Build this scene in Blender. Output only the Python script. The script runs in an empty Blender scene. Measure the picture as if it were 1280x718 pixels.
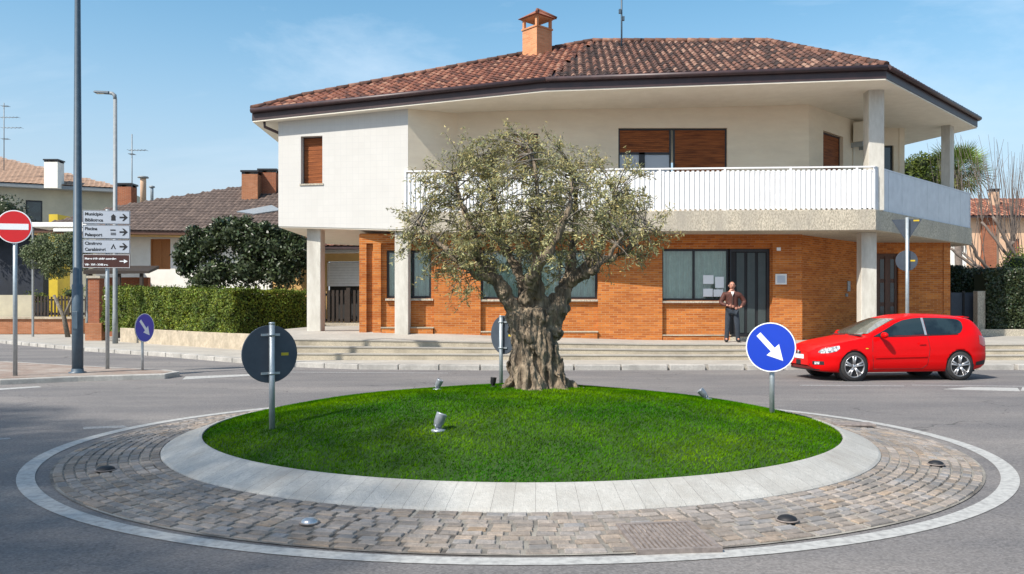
import bpy, bmesh, math, random
import numpy as np
from mathutils import Vector, Matrix, Quaternion
R = math.radians
rng = np.random.default_rng(7); random.seed(7)
S = bpy.context.scene; COL = S.collection

# ------------------------------------------------------------------ camera, sky, sun, exposure
F = 1050.0; HY = 385.0; EYE = 1.6           # focal length in photo pixels, horizon row, eye height
cam = bpy.data.objects.new('camera', bpy.data.cameras.new('camera')); COL.objects.link(cam)
cam.location = (0, 0, EYE); cam.rotation_euler = (R(90), 0, 0)
cam.data.sensor_width = 36; cam.data.lens = 36*F/1280; cam.data.shift_y = (HY-359)/1280
cam.data.clip_start = .05; cam.data.clip_end = 2000
S.camera = cam
SUN_EL, SUN_AZ = 47.0, 228.0                # azimuth clockwise from +Y
sd = Vector((math.sin(R(SUN_AZ))*math.cos(R(SUN_EL)), math.cos(R(SUN_AZ))*math.cos(R(SUN_EL)), math.sin(R(SUN_EL))))
sun = bpy.data.objects.new('sun', bpy.data.lights.new('sun', 'SUN')); COL.objects.link(sun)
sun.data.energy = 4.95; sun.data.angle = R(.5); sun.data.color = (1, .94, .85)
sun.rotation_euler = sd.to_track_quat('Z', 'Y').to_euler()
W = bpy.data.worlds.new('World'); S.world = W; W.use_nodes = True
wt = W.node_tree; wt.nodes.clear()
def wn(t, **k):
    n = wt.nodes.new(t)
    for a, b in k.items(): setattr(n, a, b)
    return n
out = wn('ShaderNodeOutputWorld'); bg = wn('ShaderNodeBackground'); sky = wn('ShaderNodeTexSky')
sky.sky_type = 'NISHITA'; sky.sun_disc = False; sky.sun_elevation = R(SUN_EL); sky.sun_rotation = R(SUN_AZ)
sky.air_density = 1.0; sky.dust_density = 1.2; sky.ozone_density = 1.0
tc = wn('ShaderNodeTexCoord'); mp = wn('ShaderNodeMapping'); mp.inputs['Scale'].default_value = (1.0, 1.0, 3.2)
nz = wn('ShaderNodeTexNoise'); nz.inputs['Scale'].default_value = 1.6; nz.inputs['Detail'].default_value = 7; nz.inputs['Roughness'].default_value = .62
nz.inputs['Distortion'].default_value = .5
rp = wn('ShaderNodeValToRGB'); rp.color_ramp.elements[0].position = .54; rp.color_ramp.elements[1].position = .92
rp.color_ramp.elements[1].color = (.5, .5, .5, 1)
mx = wn('ShaderNodeMix', data_type='RGBA'); mx.inputs[7].default_value = (6.6, 7.0, 7.4, 1)
hs = wn('ShaderNodeHueSaturation'); hs.inputs['Hue'].default_value = .482; hs.inputs['Saturation'].default_value = 1.2; hs.inputs['Value'].default_value = 1.0
L = wt.links.new
L(tc.outputs['Generated'], mp.inputs['Vector']); L(mp.outputs[0], nz.inputs['Vector']); L(nz.outputs['Fac'], rp.inputs[0])
L(sky.outputs[0], hs.inputs['Color']); L(hs.outputs[0], mx.inputs[6]); L(rp.outputs[0], mx.inputs[0]); 
sx_ = wn('ShaderNodeSeparateXYZ'); L(tc.outputs['Generated'], sx_.inputs[0]); hz_ = wn('ShaderNodeMapRange'); hz_.interpolation_type = 'SMOOTHSTEP'; hz_.inputs[1].default_value = 0; hz_.inputs[2].default_value = .36; hz_.inputs[3].default_value = .85; hz_.inputs[4].default_value = 0
L(sx_.outputs[2], hz_.inputs[0]); mh = wn('ShaderNodeMix', data_type='RGBA'); mh.inputs[7].default_value = (3.0, 3.45, 4.1, 1); L(hz_.outputs[0], mh.inputs[0]); L(mx.outputs[2], mh.inputs[6]); L(mh.outputs[2], bg.inputs[0]); L(bg.outputs[0], out.inputs[0])
bg.inputs['Strength'].default_value = .150
S.view_settings.view_transform = 'Standard'; S.view_settings.look = 'None'; S.view_settings.gamma = 1
S.view_settings.exposure = .38
S.render.engine = 'CYCLES'

# ------------------------------------------------------------------ materials
def mat(name, c1, c2=None, rough=.8, scale=8, detail=5, bump=0, bscale=None, metal=0, spec=.5, coat=0, vcol=False,
        dirt=None, dscale=.6, stretch=(1, 1, 1), ramp=(.35, .65), wall=False, sheen=0, trans=0, bdist=.02):
    m = bpy.data.materials.new(name); m.use_nodes = True; t = m.node_tree; n = t.nodes; l = t.links.new
    b = n['Principled BSDF']; b.inputs['Roughness'].default_value = rough; b.inputs['Metallic'].default_value = metal
    b.inputs['Specular IOR Level'].default_value = spec; b.inputs['IOR'].default_value = 1.01 if spec == 0 else 1.5; b.inputs['Coat Weight'].default_value = coat; b.inputs['Coat Roughness'].default_value = .05
    c2 = c2 or tuple(x*.85 for x in c1)
    g = n.new('ShaderNodeNewGeometry'); mp = n.new('ShaderNodeMapping'); mp.inputs['Scale'].default_value = stretch
    l(g.outputs['Position'], mp.inputs[0])
    nz = n.new('ShaderNodeTexNoise'); nz.inputs['Scale'].default_value = scale; nz.inputs['Detail'].default_value = detail; nz.inputs['Roughness'].default_value = .6
    l(mp.outputs[0], nz.inputs['Vector'])
    rp = n.new('ShaderNodeMapRange'); rp.inputs[1].default_value = ramp[0]; rp.inputs[2].default_value = ramp[1]; l(nz.outputs['Fac'], rp.inputs[0])
    mx = n.new('ShaderNodeMix'); mx.data_type = 'RGBA'; mx.inputs[6].default_value = (*c1, 1); mx.inputs[7].default_value = (*c2, 1)
    l(rp.outputs[0], mx.inputs[0]); col = mx.outputs[2]
    if dirt:
        n2 = n.new('ShaderNodeTexNoise'); n2.inputs['Scale'].default_value = dscale; n2.inputs['Detail'].default_value = 6; n2.inputs['Roughness'].default_value = .65
        l(mp.outputs[0], n2.inputs['Vector'])
        r2 = n.new('ShaderNodeMapRange'); r2.inputs[1].default_value = .42; r2.inputs[2].default_value = .72; l(n2.outputs['Fac'], r2.inputs[0])
        m2 = n.new('ShaderNodeMix'); m2.data_type = 'RGBA'; m2.inputs[7].default_value = (*dirt, 1); l(r2.outputs[0], m2.inputs[0]); l(col, m2.inputs[6]); col = m2.outputs[2]
    if vcol:
        a = n.new('ShaderNodeAttribute'); a.attribute_name = 'tint'
        m3 = n.new('ShaderNodeMix'); m3.data_type = 'RGBA'; m3.blend_type = 'MULTIPLY'; m3.inputs[0].default_value = 1
        l(col, m3.inputs[6]); l(a.outputs['Color'], m3.inputs[7]); col = m3.outputs[2]
    l(col, b.inputs['Base Color'])
    if bump:
        bp = n.new('ShaderNodeBump'); bp.inputs['Strength'].default_value = bump; bp.inputs['Distance'].default_value = bdist
        n3 = n.new('ShaderNodeTexNoise'); n3.inputs['Scale'].default_value = bscale or scale*3; n3.inputs['Detail'].default_value = 5
        l(mp.outputs[0], n3.inputs['Vector']); l(n3.outputs['Fac'], bp.inputs['Height']); l(bp.outputs[0], b.inputs['Normal'])
    if trans:
        o = [x for x in n if x.type == 'OUTPUT_MATERIAL'][0]; tr = n.new('ShaderNodeBsdfTranslucent'); ms = n.new('ShaderNodeMixShader'); ms.inputs[0].default_value = trans
        l(col, tr.inputs[0]); l(b.outputs[0], ms.inputs[1]); l(tr.outputs[0], ms.inputs[2]); l(ms.outputs[0], o.inputs[0])
    return m

def wall_mat(name, bw, bh, c1, c2, mort, mortar=.008, rough=.85, dirt=None, bump=.4, offset=.5, dstr=(1, 1, 1), dscale=.7, mix=1.0):
    """blocks or bricks laid along any upright wall: u runs along the wall, v is height"""
    m = bpy.data.materials.new(name); m.use_nodes = True; t = m.node_tree; n = t.nodes; l = t.links.new
    b = n['Principled BSDF']; b.inputs['Roughness'].default_value = rough; b.inputs['IOR'].default_value = 1.15
    g = n.new('ShaderNodeNewGeometry')
    cr = n.new('ShaderNodeVectorMath'); cr.operation = 'CROSS_PRODUCT'; cr.inputs[1].default_value = (0, 0, 1); l(g.outputs['True Normal'], cr.inputs[0])
    dt = n.new('ShaderNodeVectorMath'); dt.operation = 'DOT_PRODUCT'; l(g.outputs['Position'], dt.inputs[0]); l(cr.outputs[0], dt.inputs[1])
    sp = n.new('ShaderNodeSeparateXYZ'); l(g.outputs['Position'], sp.inputs[0])
    cb = n.new('ShaderNodeCombineXYZ'); l(dt.outputs['Value'], cb.inputs[0]); l(sp.outputs[2], cb.inputs[1])
    bt = n.new('ShaderNodeTexBrick'); bt.inputs['Scale'].default_value = 1; bt.inputs['Brick Width'].default_value = bw; bt.inputs['Row Height'].default_value = bh
    bt.inputs['Mortar Size'].default_value = mortar; bt.inputs['Mortar Smooth'].default_value = .2; bt.offset = offset
    bt.inputs['Color1'].default_value = (*c1, 1); bt.inputs['Color2'].default_value = (*c2, 1); bt.inputs['Mortar'].default_value = (*mort, 1)
    l(cb.outputs[0], bt.inputs['Vector']); col = bt.outputs['Color']
    nz = n.new('ShaderNodeTexNoise'); nz.inputs['Scale'].default_value = 1.3; nz.inputs['Detail'].default_value = 7; nz.inputs['Roughness'].default_value = .65; l(g.outputs['Position'], nz.inputs['Vector'])
    mr = n.new('ShaderNodeMapRange'); mr.inputs[1].default_value = .3; mr.inputs[2].default_value = .7; mr.inputs[3].default_value = 1-mix*.14; mr.inputs[4].default_value = 1+mix*.10; l(nz.outputs['Fac'], mr.inputs[0])
    mu = n.new('ShaderNodeVectorMath'); mu.operation = 'SCALE'; l(col, mu.inputs[0]); l(mr.outputs[0], mu.inputs['Scale']); col = mu.outputs[0]
    if dirt:
        mp = n.new('ShaderNodeMapping'); mp.inputs['Scale'].default_value = dstr; l(g.outputs['Position'], mp.inputs[0])
        n2 = n.new('ShaderNodeTexNoise'); n2.inputs['Scale'].default_value = dscale; n2.inputs['Detail'].default_value = 7; n2.inputs['Roughness'].default_value = .7; l(mp.outputs[0], n2.inputs['Vector'])
        r2 = n.new('ShaderNodeMapRange'); r2.inputs[1].default_value = .45; r2.inputs[2].default_value = .8; l(n2.outputs['Fac'], r2.inputs[0])
        m2 = n.new('ShaderNodeMix'); m2.data_type = 'RGBA'; m2.inputs[7].default_value = (*dirt, 1); l(r2.outputs[0], m2.inputs[0]); l(col, m2.inputs[6]); col = m2.outputs[2]
    l(col, b.inputs['Base Color'])
    bp = n.new('ShaderNodeBump'); bp.inputs['Strength'].default_value = bump; bp.inputs['Distance'].default_value = .006
    iv = n.new('ShaderNodeMath'); iv.operation = 'SUBTRACT'; iv.inputs[0].default_value = 1; l(bt.outputs['Fac'], iv.inputs[1]); l(iv.outputs[0], bp.inputs['Height']); l(bp.outputs[0], b.inputs['Normal'])
    return m

def glass_mat(name, tint=(.85, .9, .9), refl=.1, rough=.02):
    m = bpy.data.materials.new(name); m.use_nodes = True; t = m.node_tree; n = t.nodes; l = t.links.new
    o = [x for x in n if x.type == 'OUTPUT_MATERIAL'][0]; n.remove(n['Principled BSDF'])
    tr = n.new('ShaderNodeBsdfTransparent'); tr.inputs[0].default_value = (*tint, 1)
    gl = n.new('ShaderNodeBsdfGlossy'); gl.inputs['Roughness'].default_value = rough
    fr = n.new('ShaderNodeFresnel'); fr.inputs[0].default_value = 1.5
    ad = n.new('ShaderNodeMath'); ad.operation = 'ADD'; ad.inputs[1].default_value = refl; l(fr.outputs[0], ad.inputs[0])
    ms = n.new('ShaderNodeMixShader'); l(ad.outputs[0], ms.inputs[0]); l(tr.outputs[0], ms.inputs[1]); l(gl.outputs[0], ms.inputs[2]); l(ms.outputs[0], o.inputs[0])
    return m

M = {}
M['asphalt'] = mat('asphalt', (.172, .162, .158), (.10, .094, .096), .9, 75, 6, .8, 150, ramp=(.40, .60), dirt=(.225, .205, .19), dscale=.35, stretch=(.45, 1.6, 1), bdist=.006)
M['paint'] = mat('road_paint', (.42, .415, .395), (.27, .265, .255), .8, 16, 8, .3, 120, ramp=(.42, .68), bdist=.004)
M['faded'] = mat('faded_paint', (.34, .34, .33), (.19, .185, .185), .8, 26, 8, .3, 120, ramp=(.35, .6), bdist=.004)
M['pave'] = mat('pavement_stone', (.43, .40, .35), (.35, .325, .285), .85, 20, 8, .3, 90, dirt=(.29, .27, .24), dscale=.8)
M['kerb'] = mat('kerb_stone', (.48, .46, .42), (.38, .36, .33), .85, 18, 8, .3, 90, dirt=(.25, .24, .22), dscale=1.4)
M['step'] = mat('pebble_step', (.56, .49, .37), (.36, .31, .23), .9, 48, 5, .5, 70, dirt=(.24, .21, .16), dscale=1.0)
M['islandtop'] = mat('island_top', (.30, .215, .17), (.19, .15, .125), .95, 14, 8, .6, 60, dirt=(.36, .32, .28), dscale=1.6)
M['sett'] = mat('sett_stone', (.335, .285, .245), (.225, .195, .172), .85, 22, 8, .5, 70, vcol=True, dirt=(.16, .15, .14), dscale=1.7)
M['joint'] = mat('sett_joint', (.17, .15, .13), (.05, .043, .038), .95, 5, 7, .5, 120, dirt=(.46, .43, .37), dscale=.55, ramp=(.4, .6))
M['ring'] = mat('concrete_ring', (.48, .465, .435), (.39, .38, .355), .9, 30, 8, .5, 90, vcol=True, dirt=(.33, .31, .28), dscale=1.8, stretch=(1, 1, 1))
M['turfbase'] = mat('turf_base', (.03, .075, .008), (.02, .05, .006), 1, 6)
M['blade'] = mat('grass_blade', (.066, .185, .001), (.036, .110, .001), .9, 2.2, 7, vcol=True, spec=0, trans=.10, ramp=(.38, .62))
M['soil'] = mat('soil', (.12, .1, .07), (.08, .07, .05), 1, 3)
M['brick'] = wall_mat('orange_brick', .25, .068, (.59, .20, .045), (.36, .10, .026), (.46, .25, .12), .009, dirt=(.34, .10, .03), dstr=(.35, .35, 3.2), dscale=1.3)
M['tilewhite'] = wall_mat('white_tile_cladding', .19, .19, (.605, .59, .555), (.59, .575, .54), (.55, .54, .515), .006, .55, dirt=(.565, .55, .515), bump=.15, offset=0, dstr=(1.5, 1.5, .3), mix=.3)
M['cream'] = mat('cream_plaster', (.85, .74, .57), (.82, .70, .53), .9, 3, 8, .15, 60, dirt=(.74, .63, .48), dscale=.9, stretch=(.7, .7, 2.2))
M['soffit'] = mat('soffit', (.84, .78, .66), (.78, .72, .60), .9, 3)
M['conc'] = mat('pebbled_concrete', (.60, .535, .42), (.32, .285, .22), .9, 34, 5, .6, 60, ramp=(.40, .60), dirt=(.33, .30, .25), dscale=1.1, stretch=(1, 1, .5))
M['col'] = mat('column_concrete', (.62, .595, .53), (.54, .515, .45), .85, 10, 7, .2, 60, dirt=(.40, .37, .32), dscale=1.3, stretch=(1.4, 1.4, .4))
M['rail'] = mat('white_rail', (.80, .80, .79), (.74, .74, .73), .45, 5)
M['railback'] = mat('white_panel', (.62, .64, .67), (.54, .56, .59), .5, 3)
M['fascia'] = mat('brown_fascia', (.062, .034, .034), (.04, .024, .025), .45, 4)
M['shutter'] = mat('wood_shutter', (.36, .115, .035), (.13, .038, .015), .6, 3, 6, .2, 20, stretch=(.6, .6, 7), spec=.2, ramp=(.3, .7))
M['doorwood'] = mat('door_wood', (.12, .05, .025), (.07, .03, .016), .5, 6, 6, .2, 20, stretch=(8, 8, 1))
M['dark'] = mat('dark_frame', (.02, .02, .022), (.014, .014, .016), .4)
M['grey_door'] = mat('grey_green_door', (.055, .072, .072), (.045, .06, .06), .35, 4)
M['white'] = mat('white_paint', (.78, .77, .74), (.70, .69, .66), .6, 6)
M['glass'] = glass_mat('window_glass', (.84, .90, .87), .06)
M['curtain'] = mat('curtain', (.80, .86, .80), (.66, .72, .67), .9, 5)
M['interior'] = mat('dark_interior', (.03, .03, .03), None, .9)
M['steel'] = mat('galvanised', (.42, .46, .48), (.34, .38, .40), .45, 12, metal=.55)
M['polegrey'] = mat('pole_blue_grey', (.065, .10, .135), (.05, .08, .11), .45, 8)
M['polelight'] = mat('pole_grey', (.25, .27, .28), (.2, .22, .23), .5, 8)
M['signback'] = mat('sign_back', (.050, .065, .085), (.040, .052, .07), .55, 8)
M['blue'] = mat('sign_blue', (.003, .042, .46), (.003, .038, .42), .35, 2, coat=.3)
M['signwhite'] = mat('sign_white', (.82, .84, .86), (.78, .80, .82), .35, 2)
M['signgrey'] = mat('sign_grey', (.46, .50, .56), (.43, .47, .53), .4, 2)
M['signbrown'] = mat('sign_brown', (.075, .028, .02), (.06, .022, .018), .4, 2)
M['red'] = mat('sign_red', (.62, .012, .015), (.56, .012, .015), .35, 2)
M['yellow'] = mat('yellow', (.58, .42, .02), (.50, .36, .02), .6, 2)
M['black'] = mat('black', (.012, .012, .014), None, .6)
M['carred'] = mat('car_red', (.62, .001, .002), (.59, .001, .002), .42, 2, spec=.12, coat=.22)
M['carglass'] = mat('car_glass', (.018, .030, .033), (.008, .012, .014), .05, 1.6, 3, spec=.9, ramp=(.45, .55))
M['screen'] = glass_mat('windscreen_glass', (.50, .58, .54), .12)
M['tyre'] = mat('tyre', (.022, .022, .024), (.035, .033, .032), .85, 30)
M['alloy'] = mat('alloy', (.55, .55, .56), (.46, .46, .47), .3, 10, metal=.75)
M['lens'] = mat('lamp_lens', (.62, .63, .64), (.16, .165, .17), .12, 16, 2, coat=1, ramp=(.42, .55))
M['skin'] = mat('skin', (.50, .24, .17), (.42, .19, .13), .55, 20)
M['jacket'] = mat('jacket', (.10, .028, .017), (.045, .014, .010), .7, 9, 6, .4, 18)
M['jeans'] = mat('jeans', (.030, .040, .055), (.02, .027, .038), .9, 16, 6, .3, 30)
M['hair'] = mat('hair', (.10, .08, .07), None, .8)
M['bark'] = mat('olive_bark', (.42, .325, .22), (.15, .115, .08), .95, 9, 9, 1.0, 22, dirt=(.05, .04, .032), dscale=3.6, stretch=(2.0, 2.0, .40), bdist=.05)  # dark streaks painted in for the shade of the bark's creases
M['barklimb'] = mat('limb_bark', (.21, .185, .15), (.09, .08, .066), .95, 10, 9, .8, 30, bdist=.02)
M['twig'] = mat('bare_twig', (.20, .16, .135), (.13, .105, .09), .9, 6)
M['olive'] = mat('olive_leaf', (.42, .385, .18), (.25, .235, .10), .6, 1.4, 5, vcol=True, trans=.22, spec=.3)
M['hedge'] = mat('hedge_leaf', (.17, .215, .025), (.07, .105, .016), .6, 1.3, 5, vcol=True, trans=.22, spec=.3)
M['darkleaf'] = mat('dark_leaf', (.050, .068, .026), (.026, .04, .016), .4, 1.6, 5, vcol=True, trans=.12)
M['palm'] = mat('palm_leaf', (.10, .15, .03), (.07, .10, .02), .6, 1.3, vcol=True, trans=.2)
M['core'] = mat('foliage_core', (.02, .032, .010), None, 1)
M['brick2'] = wall_mat('garden_brick', .25, .068, (.44, .185, .095), (.33, .125, .06), (.34, .25, .18), .007, dirt=(.28, .12, .06))
M['redbrick'] = wall_mat('red_brick', .25, .068, (.36, .12, .055), (.26, .085, .04), (.3, .22, .17), .007, dirt=(.22, .08, .05))
M['stonewall'] = mat('low_stone_wall', (.52, .44, .33), (.38, .32, .235), .9, 9, 8, .5, 40, dirt=(.28, .24, .18), dscale=2)
M['ochre'] = mat('ochre_wall', (.62, .40, .16), (.55, .35, .14), .9, 3)
M['housewhite'] = mat('house_white', (.78, .76, .70), (.72, .70, .64), .9, 3)
M['housecream'] = mat('house_cream', (.50, .46, .34), (.44, .40, .30), .9, 2, dirt=(.38, .35, .27))
M['housepeach'] = mat('house_peach', (.66, .44, .29), (.58, .38, .25), .9, 2)
M['orangeshutter'] = mat('orange_shutter', (.42, .16, .035), (.28, .10, .025), .6, 5, stretch=(16, 16, 1))
M['fence'] = mat('fence_wood', (.035, .024, .018), (.025, .018, .014), .8, 8)
M['grate'] = mat('cast_iron', (.29, .245, .22), (.19, .16, .145), .7, 20, metal=.2)
M['lampglass'] = mat('floodlight_metal', (.40, .43, .47), (.28, .30, .33), .35, 30, metal=.4)
M['carportblue'] = mat('carport_blue', (.012, .018, .032), (.008, .012, .02), .7, 2)
M['gardenolive'] = mat('garden_olive_leaf', (.16, .20, .085), (.09, .12, .05), .6, 1.4, vcol=True, trans=.2)
M['brick3'] = wall_mat('chimney_brick', .25, .068, (.66, .31, .16), (.54, .23, .11), (.5, .32, .2), .008, dirt=(.48, .22, .11))
M['terracotta'] = mat('terracotta_roof', (.50, .20, .11), (.38, .14, .075), .9, 5)

def add_cracks(m):
    t = m.node_tree; n = t.nodes; l = t.links.new; b = n['Principled BSDF']; src = b.inputs['Base Color'].links[0].from_socket
    g = n.new('ShaderNodeNewGeometry'); nz = n.new('ShaderNodeTexNoise'); nz.inputs['Scale'].default_value = 1.4; nz.inputs['Detail'].default_value = 6; l(g.outputs['Position'], nz.inputs['Vector'])
    ad = n.new('ShaderNodeVectorMath'); ad.operation = 'MULTIPLY_ADD'; ad.inputs[1].default_value = (1.1, 1.1, 0); l(nz.outputs['Color'], ad.inputs[0]); l(g.outputs['Position'], ad.inputs[2])
    v = n.new('ShaderNodeTexVoronoi'); v.feature = 'DISTANCE_TO_EDGE'; v.inputs['Scale'].default_value = .22; l(ad.outputs[0], v.inputs['Vector'])
    r = n.new('ShaderNodeMapRange'); r.inputs[1].default_value = .0008; r.inputs[2].default_value = .0030; r.inputs[3].default_value = .55; r.inputs[4].default_value = 1; l(v.outputs['Distance'], r.inputs[0])
    n2 = n.new('ShaderNodeTexNoise'); n2.inputs['Scale'].default_value = .5; l(g.outputs['Position'], n2.inputs['Vector']); r2 = n.new('ShaderNodeMapRange'); r2.inputs[1].default_value = .45; r2.inputs[2].default_value = .55; l(n2.outputs['Fac'], r2.inputs[0])
    mx = n.new('ShaderNodeMath'); mx.operation = 'MAXIMUM'; l(r.outputs[0], mx.inputs[0]); l(r2.outputs[0], mx.inputs[1])
    sp = n.new('ShaderNodeTexVoronoi'); sp.inputs['Scale'].default_value = 60; l(g.outputs['Position'], sp.inputs['Vector']); sc = n.new('ShaderNodeSeparateColor'); l(sp.outputs['Color'], sc.inputs[0])
    r3 = n.new('ShaderNodeMapRange'); r3.inputs[3].default_value = .78; r3.inputs[4].default_value = 1.24; l(sc.outputs[0], r3.inputs[0])
    mu = n.new('ShaderNodeMath'); mu.operation = 'MULTIPLY'; l(mx.outputs[0], mu.inputs[0]); l(r3.outputs[0], mu.inputs[1])
    sl = n.new('ShaderNodeVectorMath'); sl.operation = 'SCALE'; l(src, sl.inputs[0]); l(mu.outputs[0], sl.inputs['Scale']); l(sl.outputs[0], b.inputs['Base Color'])
add_cracks(M['asphalt'])
def tile_mat(name, pal, scale_mul=1.0):
    m = bpy.data.materials.new(name); m.use_nodes = True; t = m.node_tree; n = t.nodes; l = t.links.new
    b = n['Principled BSDF']; b.inputs['Roughness'].default_value = .9
    a = n.new('ShaderNodeAttribute'); a.attribute_name = 'tint'; g = n.new('ShaderNodeNewGeometry')
    nz = n.new('ShaderNodeTexNoise'); nz.inputs['Scale'].default_value = 5; nz.inputs['Detail'].default_value = 8; nz.inputs['Roughness'].default_value = .7; l(g.outputs['Position'], nz.inputs['Vector'])
    sp = n.new('ShaderNodeSeparateColor'); l(a.outputs['Color'], sp.inputs[0])
    ad = n.new('ShaderNodeMath'); ad.operation = 'MULTIPLY_ADD'; ad.inputs[1].default_value = 1.3; l(nz.outputs['Fac'], ad.inputs[0]); 
    ad2 = n.new('ShaderNodeMath'); ad2.operation = 'SUBTRACT'; ad2.inputs[1].default_value = .65; l(sp.outputs[0], ad2.inputs[0]); l(ad2.outputs[0], ad.inputs[2])
    rp = n.new('ShaderNodeValToRGB'); e = rp.color_ramp.elements
    for i, c in enumerate(pal):
        p = i/(len(pal)-1)
        if i == 0: e[0].position = 0; e[0].color = (*c, 1)
        elif i == len(pal)-1: e[len(e)-1].position = 1; e[len(e)-1].color = (*c, 1)
        else: x = e.new(p); x.color = (*c, 1)
    l(ad.outputs[0], rp.inputs[0]); l(rp.outputs[0], b.inputs['Base Color'])
    return m
M['tiles'] = tile_mat('clay_tiles', [(.035, .022, .018), (.07, .036, .028), (.12, .056, .038), (.18, .085, .058), (.29, .175, .125)])
M['tilesred'] = tile_mat('red_clay_tiles', [(.08, .035, .025), (.18, .065, .04), (.25, .09, .052), (.33, .13, .075), (.39, .21, .135)])
M['brownroof'] = tile_mat('brown_tiles', [(.075, .054, .045), (.10, .072, .06), (.125, .09, .074), (.155, .112, .09)])
M['farroof'] = tile_mat('far_orange_tiles', [(.32, .205, .14), (.355, .23, .158), (.39, .255, .175)])

# ------------------------------------------------------------------ mesh helpers
class MB:
    def __init__(s): s.v = []; s.f = []; s.c = []; s.sm = []; s.mi = []
    def add(s, vs, fs, col=None, smooth=False, mi=0):
        o = len(s.v); s.v += [tuple(v) for v in vs]
        for f in fs: s.f.append(tuple(i+o for i in f)); s.c.append(col); s.sm.append(smooth); s.mi.append(mi)
        return s
    def hexa(s, b, t, col=None, mi=0):        # b, t: four bottom, four top points, ccw from above
        return s.add(list(b)+list(t), [(3, 2, 1, 0), (4, 5, 6, 7), (0, 1, 5, 4), (1, 2, 6, 5), (2, 3, 7, 6), (3, 0, 4, 7)], col, False, mi)
    def box(s, x0, x1, y0, y1, z0, z1, col=None, mi=0):
        return s.hexa([(x0, y0, z0), (x1, y0, z0), (x1, y1, z0), (x0, y1, z0)], [(x0, y0, z1), (x1, y0, z1), (x1, y1, z1), (x0, y1, z1)], col, mi)
    def prism(s, poly, z0, z1):               # poly ccw; z0/z1 numbers or lists
        n = len(poly); za = z0 if hasattr(z0, '__len__') else [z0]*n; zb = z1 if hasattr(z1, '__len__') else [z1]*n
        vs = [(p[0], p[1], za[i]) for i, p in enumerate(poly)]+[(p[0], p[1], zb[i]) for i, p in enumerate(poly)]
        return s.add(vs, [tuple(range(n-1, -1, -1)), tuple(range(n, 2*n))]+[(i, (i+1) % n, n+(i+1) % n, n+i) for i in range(n)])
    def slabwall(s, p, q, th, z0, z1, side=1): # upright wall along p->q, thickness to the left (side=1)
        p = Vector(p[:2]); q = Vector(q[:2]); d = (q-p).normalized(); nrm = Vector((-d.y, d.x))*th*side
        pts = [p, q, q+nrm, p+nrm]
        if side < 0: pts = pts[::-1]
        a0 = z0 if hasattr(z0, '__len__') else (z0, z0); a1 = z1 if hasattr(z1, '__len__') else (z1, z1)
        zz0 = [a0[0], a0[1], a0[1], a0[0]]; zz1 = [a1[0], a1[1], a1[1], a1[0]]
        if side < 0: zz0 = zz0[::-1]; zz1 = zz1[::-1]
        return s.prism(pts, zz0, zz1)
    def tube(s, pts, rad, n=8, caps=True, smooth=True, col=None):
        pts = [Vector(p) for p in pts]; rad = rad if hasattr(rad, '__len__') else [rad]*len(pts)
        o = len(s.v); up = None
        for i, p in enumerate(pts):
            d = (pts[min(i+1, len(pts)-1)]-pts[max(i-1, 0)])
            d = d.normalized() if d.length > 1e-9 else Vector((0, 0, 1))
            if up is None: up = d.orthogonal().normalized()
            up = (up-d*up.dot(d)); up = up.normalized() if up.length > 1e-6 else d.orthogonal().normalized()
            w = d.cross(up)
            for k in range(n):
                a = 2*math.pi*k/n; s.v.append(tuple(p+(up*math.cos(a)+w*math.sin(a))*rad[i]))
        def F_(f, sm=smooth): s.f.append(f); s.c.append(col); s.sm.append(sm); s.mi.append(0)
        for i in range(len(pts)-1):
            for k in range(n):
                a = o+i*n+k; b = o+i*n+(k+1) % n; F_((a, b, b+n, a+n))
        if caps: F_(tuple(o+k for k in range(n-1, -1, -1)), False); F_(tuple(o+(len(pts)-1)*n+k for k in range(n)), False)
        return s
    def lathe(s, prof, n=24, axis='Z', c=(0, 0, 0), smooth=True, caps=True):
        o = len(s.v)
        for r, h in prof:
            for k in range(n):
                a = 2*math.pi*k/n; u, w = r*math.cos(a), r*math.sin(a)
                s.v.append({'Z': (c[0]+u, c[1]+w, c[2]+h), 'Y': (c[0]+u, c[1]+h, c[2]-w), 'X': (c[0]+h, c[1]+u, c[2]+w)}[axis])
        for i in range(len(prof)-1):
            for k in range(n):
                a = o+i*n+k; b = o+i*n+(k+1) % n; s.f.append((a, b, b+n, a+n)); s.c.append(None); s.sm.append(smooth); s.mi.append(0)
        if not caps: return s
        s.f.append(tuple(o+k for k in range(n-1, -1, -1))); s.f.append(tuple(o+(len(prof)-1)*n+k for k in range(n)))
        s.c += [None]*2; s.sm += [False]*2; s.mi += [0]*2
        return s
    def grid(s, G, colf=None, smooth=True):   # G[i][j] points
        G = [[tuple(p) for p in r] for r in G]; nu, nv = len(G), len(G[0]); o = len(s.v)
        for r in G: s.v += r
        for i in range(nu-1):
            for j in range(nv-1):
                s.f.append((o+i*nv+j, o+(i+1)*nv+j, o+(i+1)*nv+j+1, o+i*nv+j+1)); s.c.append(colf(i, j) if colf else None); s.sm.append(smooth); s.mi.append(0)
        return s

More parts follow.
